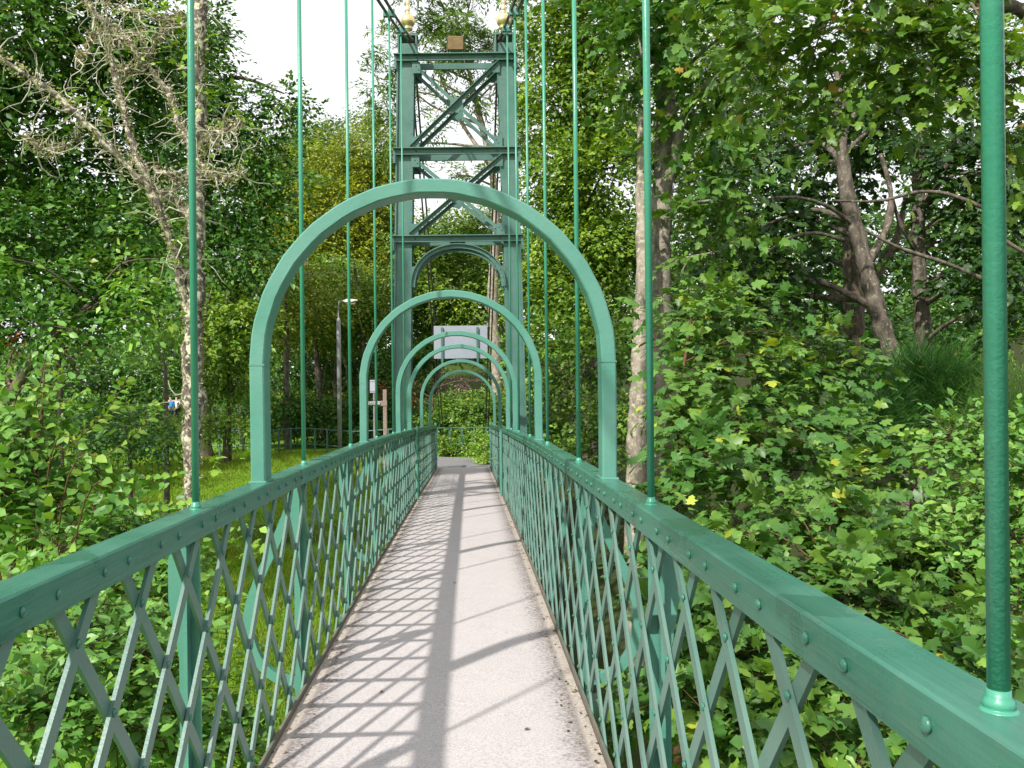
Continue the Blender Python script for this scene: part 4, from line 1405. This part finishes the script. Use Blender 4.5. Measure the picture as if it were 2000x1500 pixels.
# ------------------------------------------------------------------ right bank
plant('broadleaf_tree', 'tall leafy tree rising close to the right of the tower', 'tree',
      [(1080, 60, 70, 80, 22), (1170, 60, 80, 90, 21.5), (1090, 190, 75, 80, 22), (1190, 200, 80, 90, 21.5), (1080, 320, 65, 80, 22), (1180, 340, 80, 90, 21), (1080, 450, 65, 80, 22), (1180, 470, 80, 80, 21),
       (1050, 560, 45, 70, 22.5), (1140, 580, 80, 70, 21), (1120, -60, 120, 60, 22)],
      'rhomb', 0.15, 2.7, 'light', limbs=1, limb_r=0.07, seed=81, bark=M_SYC, spray=0.6,
      stems=[([(1150, 900, 22.5), (1148, 700, 22.5), (1140, 500, 22.5), (1125, 300, 22.5), (1110, 100, 22.5)], [0.18, 0.17, 0.15, 0.11, 0.06])])
plant('broadleaf_tree', 'younger darker tree leaning against the parapet right of the tower', 'tree',
      [(1080, 690, 60, 70, 19), (1170, 690, 70, 70, 18), (1110, 790, 70, 55, 18), (1200, 790, 60, 60, 16.5), (1080, 860, 50, 35, 17.5), (1150, 870, 60, 40, 16)],
      'rhomb', 0.13, 2.0, 'mid', limbs=1, limb_r=0.04, seed=82, spray=0.5)
# sycamore with two stems next to the near hanger
plant('sycamore_tree', 'tall sycamore with straight grey trunk forking beside the second right hanger', 'tree',
      [(1290, 60, 100, 70, 12.5), (1400, 40, 90, 70, 12), (1400, 160, 80, 70, 12.5), (1360, 270, 70, 60, 13), (1400, 370, 70, 70, 13), (1320, -60, 200, 60, 12.5), (1390, 470, 70, 60, 13, .9)],
      'maple', 0.15, 1.5, 'syc', limbs=1, limb_r=0.05, seed=83, bark=M_GREYBARK, spray=0.6, droop=0.5,
      stems=[([(1275, 930, 13.5), (1282, 760, 13.5), (1287, 580, 13.5), (1292, 420, 13.5), (1298, 280, 13.5), (1303, 150, 13.5), (1318, 40, 13.5), (1345, -90, 13.5)], [0.20, 0.19, 0.18, 0.17, 0.16, 0.145, 0.12, 0.09]),
             ([(1294, 400, 13.5), (1318, 300, 13.3), (1335, 230, 13.1), (1375, 170, 12.8), (1430, 120, 12.6)], [0.085, 0.075, 0.065, 0.045, 0.025])])
plant('pale_trunk_tree', 'pale lichen-barked slim trunk half hidden by the second right hanger', 'tree',
      [(1240, 130, 60, 60, 13.6), (1228, 290, 36, 55, 13.8, .7), (1250, 20, 60, 50, 13.7)], 'maple', 0.13, 1.5, 'syc', limbs=1, limb_r=0.03, seed=183, bark=M_PALE, spray=0.5,
      stems=[([(1240, 960, 12.9), (1246, 820, 12.9), (1252, 660, 12.9), (1256, 520, 13.0), (1254, 330, 13.2), (1258, 150, 13.4), (1254, -20, 13.6)], [0.145, 0.14, 0.13, 0.11, 0.09, 0.075, 0.05])])
# overhanging sycamore bough, top right, close
plant('sycamore_tree', 'sycamore whose sunlit lobed leaves hang from above at top right', 'tree',
      [(1500, 40, 95, 55, 8.6), (1600, 90, 95, 50, 8.0), (1690, 50, 100, 60, 8.2), (1790, 110, 100, 60, 8.0), (1890, 60, 90, 70, 7.8), (1975, 150, 60, 70, 7.6), (1560, 170, 70, 35, 8.3, .8), (1460, 130, 60, 45, 9, .8), (1720, 190, 80, 40, 8.6, .8), (1840, 210, 70, 40, 8.4, .8), (1960, 240, 50, 40, 8.2), (1700, -60, 320, 60, 8.4)],
      'maple', 0.13, 1.7, 'sycyel', limbs=1, limb_r=0.035, seed=84, bark=M_SYC, spray=0.55, droop=0.55, n_parts=150, twigs=True,
      stems=[([(2330, 700, 9.5), (2290, 400, 9.5), (2200, 150, 9.3), (2050, 40, 9.0), (1850, -10, 8.7), (1600, -20, 8.5)], [0.2, 0.18, 0.15, 0.1, 0.07, 0.03])], base=None)
# dark trees behind it with sky glimpses
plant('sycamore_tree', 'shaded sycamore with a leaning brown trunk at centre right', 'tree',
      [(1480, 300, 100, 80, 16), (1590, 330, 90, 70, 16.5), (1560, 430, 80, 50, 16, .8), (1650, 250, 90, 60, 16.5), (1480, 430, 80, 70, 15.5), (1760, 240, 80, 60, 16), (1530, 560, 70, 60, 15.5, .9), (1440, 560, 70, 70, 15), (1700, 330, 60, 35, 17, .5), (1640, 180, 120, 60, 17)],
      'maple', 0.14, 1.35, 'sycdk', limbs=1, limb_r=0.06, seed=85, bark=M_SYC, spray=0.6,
      stems=[([(1775, 790, 14.5), (1752, 715, 14.5), (1722, 635, 14.6), (1696, 540, 14.7), (1672, 450, 14.8), (1652, 360, 14.9), (1642, 240, 15), (1640, 120, 15)], [0.17, 0.16, 0.15, 0.14, 0.135, 0.12, 0.10, 0.06]),
             ([(1690, 520, 14.7), (1730, 450, 14.9), (1740, 380, 15), (1720, 300, 15)], [0.08, 0.065, 0.05, 0.03]),
             ([(1650, 470, 14.8), (1590, 455, 14.6), (1530, 470, 14.4), (1492, 500, 14.3)], [0.035, 0.03, 0.022, 0.012]),
             ([(1668, 440, 14.8), (1610, 400, 14.5), (1540, 385, 14.2), (1460, 395, 14)], [0.04, 0.03, 0.022, 0.012])])
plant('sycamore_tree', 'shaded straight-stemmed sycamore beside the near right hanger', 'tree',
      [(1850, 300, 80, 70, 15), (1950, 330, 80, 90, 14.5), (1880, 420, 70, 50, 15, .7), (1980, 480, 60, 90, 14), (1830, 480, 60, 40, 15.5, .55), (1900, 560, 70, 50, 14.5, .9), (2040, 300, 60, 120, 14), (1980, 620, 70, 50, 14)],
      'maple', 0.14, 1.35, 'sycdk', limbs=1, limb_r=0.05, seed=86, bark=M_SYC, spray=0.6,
      stems=[([(1806, 720, 15.5), (1800, 600, 15.5), (1793, 480, 15.5), (1795, 380, 15.5), (1800, 270, 15.5), (1815, 130, 15.5)], [0.135, 0.13, 0.12, 0.11, 0.09, 0.05]),
             ([(1795, 410, 15.5), (1840, 340, 15.3), (1870, 260, 15.2)], [0.06, 0.05, 0.03]),
             ([(1798, 500, 15.5), (1760, 440, 15.3), (1735, 360, 15.2)], [0.05, 0.04, 0.02]),
             ([(1690, 450, 13.6), (1760, 485, 13.6), (1850, 515, 13.6), (1920, 545, 13.6)], [0.02, 0.026, 0.03, 0.034]),
             ([(1630, 392, 13.8), (1720, 392, 13.8), (1800, 374, 13.8), (1870, 385, 13.8), (1960, 425, 13.8)], [0.016, 0.022, 0.026, 0.03, 0.034]),
             ([(1940, 455, 11.5), (1975, 478, 11.5), (2030, 510, 11.5)], [0.02, 0.025, 0.03])])
plant('dark_stem_tree', 'nearly black forked trunk between the two shaded sycamores', 'tree',
      [(1600, 520, 50, 30, 18.5, .5), (1690, 470, 60, 40, 18.5, .5), (1580, 660, 70, 40, 18), (1700, 660, 80, 50, 18.5)], 'rhomb', 0.13, 1.4, 'dark', limbs=1, seed=87,
      stems=[([(1668, 700, 18), (1668, 600, 18), (1666, 520, 18), (1655, 430, 18), (1640, 330, 18)], [0.22, 0.21, 0.19, 0.13, 0.06]), ([(1672, 580, 18), (1715, 530, 18), (1750, 470, 18), (1770, 380, 18)], [0.13, 0.11, 0.08, 0.04]),
             ([(1640, 585, 18), (1600, 550, 18), (1540, 520, 18), (1500, 510, 18)], [0.08, 0.06, 0.04, 0.02])])
# background trees on the right with gaps
plant('woodland_tree', 'sunlit tree far behind the two grey trunks', 'tree',
      [(1360, 350, 90, 120, 26), (1450, 230, 100, 120, 27), (1340, 550, 80, 100, 25), (1450, 480, 90, 90, 26), (1380, 120, 100, 100, 27)], 'rhomb', 0.15, 1.8, 'mid', limbs=1, seed=88, spray=0.6)
plant('woodland_tree', 'far dark tree behind the shaded sycamores at right', 'tree',
      [(1880, 640, 110, 70, 22), (1960, 560, 90, 90, 23), (1760, 620, 70, 50, 24, .8), (1560, 250, 110, 90, 28, .8), (1880, 300, 110, 110, 25, .6), (1990, 380, 80, 120, 24, .8), (1720, 130, 120, 90, 27, .8), (1900, 120, 120, 90, 27, .8), (1540, 640, 90, 60, 22)], 'rhomb', 0.15, 1.7, 'dark', limbs=1, seed=89, spray=0.6)

# broom bushes
for i, (lob, lab) in enumerate([([(1760, 800, 85, 70, 11.5), (1690, 840, 70, 60, 11), (1820, 770, 60, 70, 11.6), (1860, 830, 60, 70, 11.2)], 'dark feathery broom bush at the foot of the leaning trunk'),
                                ([(1985, 810, 40, 60, 10.5), (1940, 850, 40, 60, 10.3)], 'feathery broom bush right of the near hanger')]):
    plant('broom_bush', lab, 'shrub', lob, 'strip', 0.17, 3.6, 'broom' if i == 0 else 'elm', limbs=1, seed=91 + i, spray=0.30, droop=-0.5, k=7, up=0.1)

# near sycamore saplings, right of the parapet
plant('sycamore_sapling', 'young sycamore with large lobed leaves crowding the right parapet near the grey trunks', 'shrub',
      [(1345, 650, 55, 60, 9.6), (1420, 620, 80, 80, 10), (1355, 760, 65, 70, 8.8), (1440, 740, 85, 70, 9), (1560, 720, 90, 55, 9.6), (1640, 690, 60, 40, 10, .8), (1395, 870, 80, 65, 8), (1500, 850, 95, 65, 8), (1610, 850, 80, 60, 8.6), (1350, 960, 50, 55, 7.4), (1450, 960, 95, 60, 7.2), (1700, 920, 70, 45, 8.4, .9), (1790, 940, 60, 45, 8.2, .9), (1860, 960, 50, 40, 8)],
      'maple', 0.125, 2.6, 'syc', limbs=1, limb_r=0.013, seed=101, bark=M_TWIG, spray=0.5, droop=0.5, n_parts=160, twigs=True,
      stems=[([(1318, 1040, 8.6), (1320, 900, 8.6), (1330, 760, 8.8), (1350, 620, 9.2)], [0.032, 0.028, 0.02, 0.012])])
plant('sycamore_sapling', 'spreading young sycamore below the right parapet, nearest to the photographer', 'shrub',
      [(1420, 1060, 80, 55, 6.3), (1560, 1000, 100, 60, 6.8), (1680, 970, 90, 55, 7), (1540, 1120, 100, 60, 5.7), (1680, 1080, 100, 55, 6), (1800, 1060, 80, 60, 6.2), (1660, 1190, 100, 55, 5.2), (1800, 1180, 90, 60, 5.3), (1780, 1290, 90, 60, 4.8), (1900, 1330, 80, 70, 4.5),
       (1420, 1180, 80, 70, 5.4), (1330, 1130, 50, 60, 6.2), (1520, 1260, 90, 70, 4.9), (1380, 1320, 80, 90, 4.9), (1640, 1340, 100, 70, 4.5), (1500, 1420, 100, 80, 4.5), (1760, 1440, 90, 70, 4.1), (1300, 1280, 45, 90, 5.4), (1640, 1470, 100, 70, 4.2), (1280, 1430, 50, 80, 5.2)],
      'maple', 0.105, 2.9, 'syc', limbs=1, limb_r=0.010, seed=102, bark=M_TWIG, spray=0.42, droop=0.45, n_parts=300, twigs=True,
      stems=[([(1650, 1700, 5.6), (1640, 1500, 5.6), (1630, 1300, 5.6), (1620, 1120, 5.8)], [0.03, 0.026, 0.02, 0.012])])
plant('alder_shrub', 'yellow-green small leaved shrub at the right picture edge behind the near hanger', 'shrub',
      [(1930, 960, 70, 80, 6.2), (1870, 870, 50, 60, 6.8), (1980, 1060, 50, 90, 5.8), (1900, 1090, 60, 60, 6), (1980, 1220, 50, 70, 5.4), (1880, 1200, 60, 60, 5.8), (1960, 880, 40, 50, 6.6), (2040, 1000, 60, 140, 6), (1980, 1340, 60, 60, 5)],
      'oval', 0.075, 2.6, 'elm', limbs=1, limb_r=0.014, seed=103, bark=M_TWIG, spray=0.35, droop=0.25, n_parts=120, twigs=True)

# near shrub on the left with arching sprays
plant('hazel_shrub', 'sunlit rounded-leaf shrub arching up beyond the left parapet', 'shrub',
      [(40, 900, 90, 50, 7.4), (120, 890, 70, 42, 7.6), (60, 990, 110, 55, 6.8), (170, 990, 80, 40, 7), (265, 1000, 60, 22, 7.4, .8), (110, 1070, 110, 50, 6.4), (240, 1050, 80, 45, 6.8), (60, 810, 60, 40, 7.8, .7), (-40, 900, 60, 120, 7.2)],
      'oval', 0.11, 3.0, 'elm', limbs=1, limb_r=0.016, seed=111, bark=M_TWIG, spray=0.45, droop=0.28, n_parts=200, twigs=True,
      stems=[([(60, 1250, 7.3), (70, 1000, 7.3), (80, 850, 7.4), (88, 705, 7.5)], [0.03, 0.025, 0.015, 0.005])])
plant('hazel_shrub', 'dense leafy shrub seen through the near left lattice', 'shrub',
      [(40, 1220, 90, 70, 5.3), (160, 1200, 80, 60, 5.6), (280, 1160, 70, 60, 6.2), (100, 1330, 100, 70, 4.9), (230, 1310, 90, 70, 5.2), (340, 1290, 70, 70, 5.8), (70, 1450, 110, 70, 4.5), (220, 1440, 100, 70, 4.8), (350, 1420, 70, 70, 5.4), (420, 1400, 45, 60, 5.9, .8), (330, 1100, 50, 50, 6.8, .8), (430, 1480, 60, 40, 5.6)],
      'oval', 0.085, 3.0, 'elm', limbs=1, limb_r=0.014, seed=112, bark=M_TWIG, spray=0.38, droop=0.3, n_parts=300, twigs=True)

# long arching shoots above the left shrub: each a stem with paired leaves
def shoots():
    o = empty('hazel_shoots', tuple(P(60, 1200, 7.2)))
    gz = float(ground_z(o.location.x, 7.2))
    o.location.z = gz
    tag(o, 'long bright shoots with leaves in rows reaching right above the left shrub', 'shrub')
    off = np.array(o.location)
    r = np.random.default_rng(8)
    base_ = np.array([off[0], off[1], gz - 0.05])
    S = [[(30, 960, 7.2), (130, 880, 7.2), (210, 800, 7.1), (250, 735, 7.0)], [(60, 950, 7.2), (150, 850, 7.3), (240, 795, 7.2), (320, 788, 7.1)], [(90, 950, 7), (190, 900, 7), (260, 850, 7), (315, 795, 7)],
         [(50, 900, 7.3), (70, 800, 7.3), (88, 700, 7.3)], [(-20, 800, 7), (0, 740, 7), (15, 725, 7)], [(120, 990, 6.6), (260, 940, 6.6), (350, 925, 6.7)], [(150, 1040, 6.3), (280, 1000, 6.3), (370, 975, 6.4)], [(20, 860, 7.5), (120, 790, 7.5), (170, 760, 7.6)]]
    mb = MB()
    pos, ax, nr, sc, tint = [], [], [], [], []
    cols = np.array([c for c, _ in PAL['lime']])
    for s in S:
        W_ = [np.array(P(*q)) for q in s]
        pp = spline([base_] + W_, sub=8)
        mb.tube([p - off for p in pp], list(np.linspace(0.009, 0.0025, len(pp))), 6)
        vis = pp[8:]
        Ls = np.linalg.norm(np.diff(np.array(vis), axis=0), axis=1).sum()
        n = int(Ls / 0.042)
        for j in range(n):
            t = j / n * (len(vis) - 1.001)
            i = int(t)
            p = vis[i] + (vis[i + 1] - vis[i]) * (t - i)
            d = unit(vis[i + 1] - vis[i])
            sd_ = 1 if j % 2 else -1
            side = unit(np.cross(d, np.array([0, 0.25, 1.0])))
            a = unit(d * 0.6 + side * sd_ * 0.8 + r.normal(size=3) * 0.2 - np.array([0, 0, 0.2]))
            nn = np.array([-0.3, -0.75, 0.6]) + r.normal(size=3) * 0.28
            nn = unit(nn - a * (a @ nn))
            pos.append(p - off); ax.append(a); nr.append(nn); sc.append(0.108 * r.uniform(0.7, 1.2) * (1 - 0.25 * j / n)); tint.append(cols[r.integers(3)] * r.uniform(0.7, 1.05))
    mb.build('stem', M_TWIG, o, smooth=True)
    for i in range(len(pos)):
        q = int(r.integers(3))
        lo = link('leaf', proto_leaf('oval', 'shoot' + str(q), cols[q] * np.array([0.72, 0.85, 0.9])), None, o)
        X = np.cross(ax[i], nr[i])
        M = Matrix((X, ax[i], nr[i])).transposed().to_4x4()
        lo.matrix_local = Matrix.Translation(pos[i]) @ M @ Matrix.Scale(float(sc[i]), 4)
shoots()
plant('sycamore_sapling', 'small sycamore seedling with pale lobed leaves just left of the first hoop foot', 'shrub',
      [(430, 905, 26, 12, 8.5, .6), (420, 1090, 40, 20, 7.5, .5), (470, 1070, 25, 18, 7.6, .5)], 'maple', 0.11, 1.0, 'lime', limbs=1, limb_r=0.008, seed=113, bark=M_TWIG, spray=0.3, n_parts=20, part_name='foliage')

# dry leaves lying on the walkway
for (x, Y, lab) in [(742, 4.3, 'tiny dry leaf among the lattice shadows on the walkway'), (1017, 3.8, 'tiny dry leaf on the sunny right half of the walkway, nearest'), (888, 6.9, 'tiny dry leaf on the edge of the long rail shadow')]:
    o = link('fallen_leaf', proto_leaf('oval', 'fallen', (0.16, 0.085, 0.04)), None)
    o.location = (CX + (x - VX) / F * Y, Y, dz(Y) + 0.005)
    o.rotation_euler = (0.12, -0.1, x)
    o.scale = (0.028, 0.035, 0.035)
    tag(o, lab, 'leaf', 'fallen leaves on the walkway')

# litter swept against the kerbs
def litter():
    r = np.random.default_rng(15)
    n = 900
    Y = 1.0 + 21.4 * r.random(n) ** 1.2
    sd_ = np.where(r.random(n) < 0.55, -1, 1)
    X = sd_ * (0.657 - np.minimum(r.exponential(0.035, n), 0.25))
    Z = np.array([dz(y) for y in Y]) + 0.004
    a = r.uniform(0, 6.28, n)
    ax_ = unit(np.stack([np.cos(a), np.sin(a), r.normal(size=n) * 0.15], 1))
    nr_ = unit(np.array([0, 0, 1.0]) + r.normal(size=(n, 3)) * 0.25)
    nr_ = unit(nr_ - ax_ * np.sum(ax_ * nr_, -1, keepdims=True))
    pal_ = np.array([(0.14, 0.075, 0.035), (0.08, 0.05, 0.03), (0.20, 0.13, 0.06), (0.06, 0.07, 0.03)])
    L = dict(pos=np.stack([X, Y, Z], 1), ax=ax_, nr=nr_, sc=r.uniform(0.008, 0.026, n), tint=pal_[r.integers(0, 4, n)], kind='rhomb')
    tag(link('leaf_litter', leaf_mesh('leaf_litter', L), M_GRASS, deck), 'crumbled dry leaves along the kerbs', kind='stuff')
litter()

# ------------------------------------------------------------------ grass and distant wood
def grass():
    r = np.random.default_rng(4)
    n = 190000
    X = r.uniform(-14, -0.95, n)
    Y = 10 + 19.5 * r.random(n) ** 0.9
    keep = ((X - CX) / Y * F + VX > 150)
    path = (Y > 22.4) & (X > -3.4) & (np.abs(Y - np.interp(X, [-2.9, -2.4, -1.5, -.35, 0], [26.9, 26.2, 25.7, 24.9, 23.7])) < 1.15)
    lip = (Y > 18.0) & (Y < 18.95) & (r.random(n) < 0.75)
    keep &= ~path & ~lip
    X, Y = X[keep], Y[keep]
    n = len(X)
    Z = ground_z(X, Y)
    h = r.uniform(0.05, 0.14, n) * (1 + 0.6 * np.sin(X * 0.9) * np.cos(Y * 0.7)) * np.where(Y < 18.5, 1.5, 1.0)
    a = r.uniform(0, 2 * np.pi, n)
    w = r.uniform(0.006, 0.014, n) * (0.7 + Y / 25)
    lean = r.normal(size=(n, 2)) * 0.45
    b = np.stack([X, Y, Z - 0.01], 1)
    d = np.stack([np.cos(a) * w, np.sin(a) * w, np.zeros(n)], 1)
    tip = b + np.stack([lean[:, 0] * h, lean[:, 1] * h, h], 1)
    V = np.stack([b - d, b + d, tip], 1).reshape(-1, 3)
    tris = np.arange(3 * n).reshape(-1, 3)
    g = r.random(n)[:, None]
    patch = (0.5 + 0.5 * np.sin(X * 0.8 + 1) * np.sin(Y * 0.6))[:, None]
    c = np.array([0.125, 0.235, 0.016]) * (1 - g) + np.array([0.235, 0.355, 0.03]) * g
    c = c * (0.85 + 0.3 * patch)
    dry = r.random(n) < 0.08
    c[dry] = np.array([0.25, 0.21, 0.07])
    o = link('grass', mesh_np('grass', V, tris=tris, tint=np.repeat(c, 3, 0)), M_GRASS)
    tag(o, 'bright green rough grass on the left bank and lawn', 'grass', kind='stuff')
grass()

def far_wood():
    lob = []
    r = np.random.default_rng(6)
    for x in range(-250, 2300, 110):
        top = 420 if x < 500 else (520 if 760 < x < 1040 else 470)
        for y in range(top, 800, 110):
            lob.append((x + r.uniform(-30, 30), y + r.uniform(-20, 20), 95, 75, 60 + r.uniform(-3, 3)))
    lb = lobes_px(lob)
    L = leaves(lb, 'rhomb', 0.50, 1.3, 'dark', seed=12, spray=1.1, k=6)
    o = link('far_wood', leaf_mesh('far_wood', L), M_LEAF)
    tag(o, 'distant dark wood closing the view behind all the trees', 'wood', kind='stuff')
far_wood()
print('TRIS', sum(len(m.polygons) for m in bpy.data.meshes))
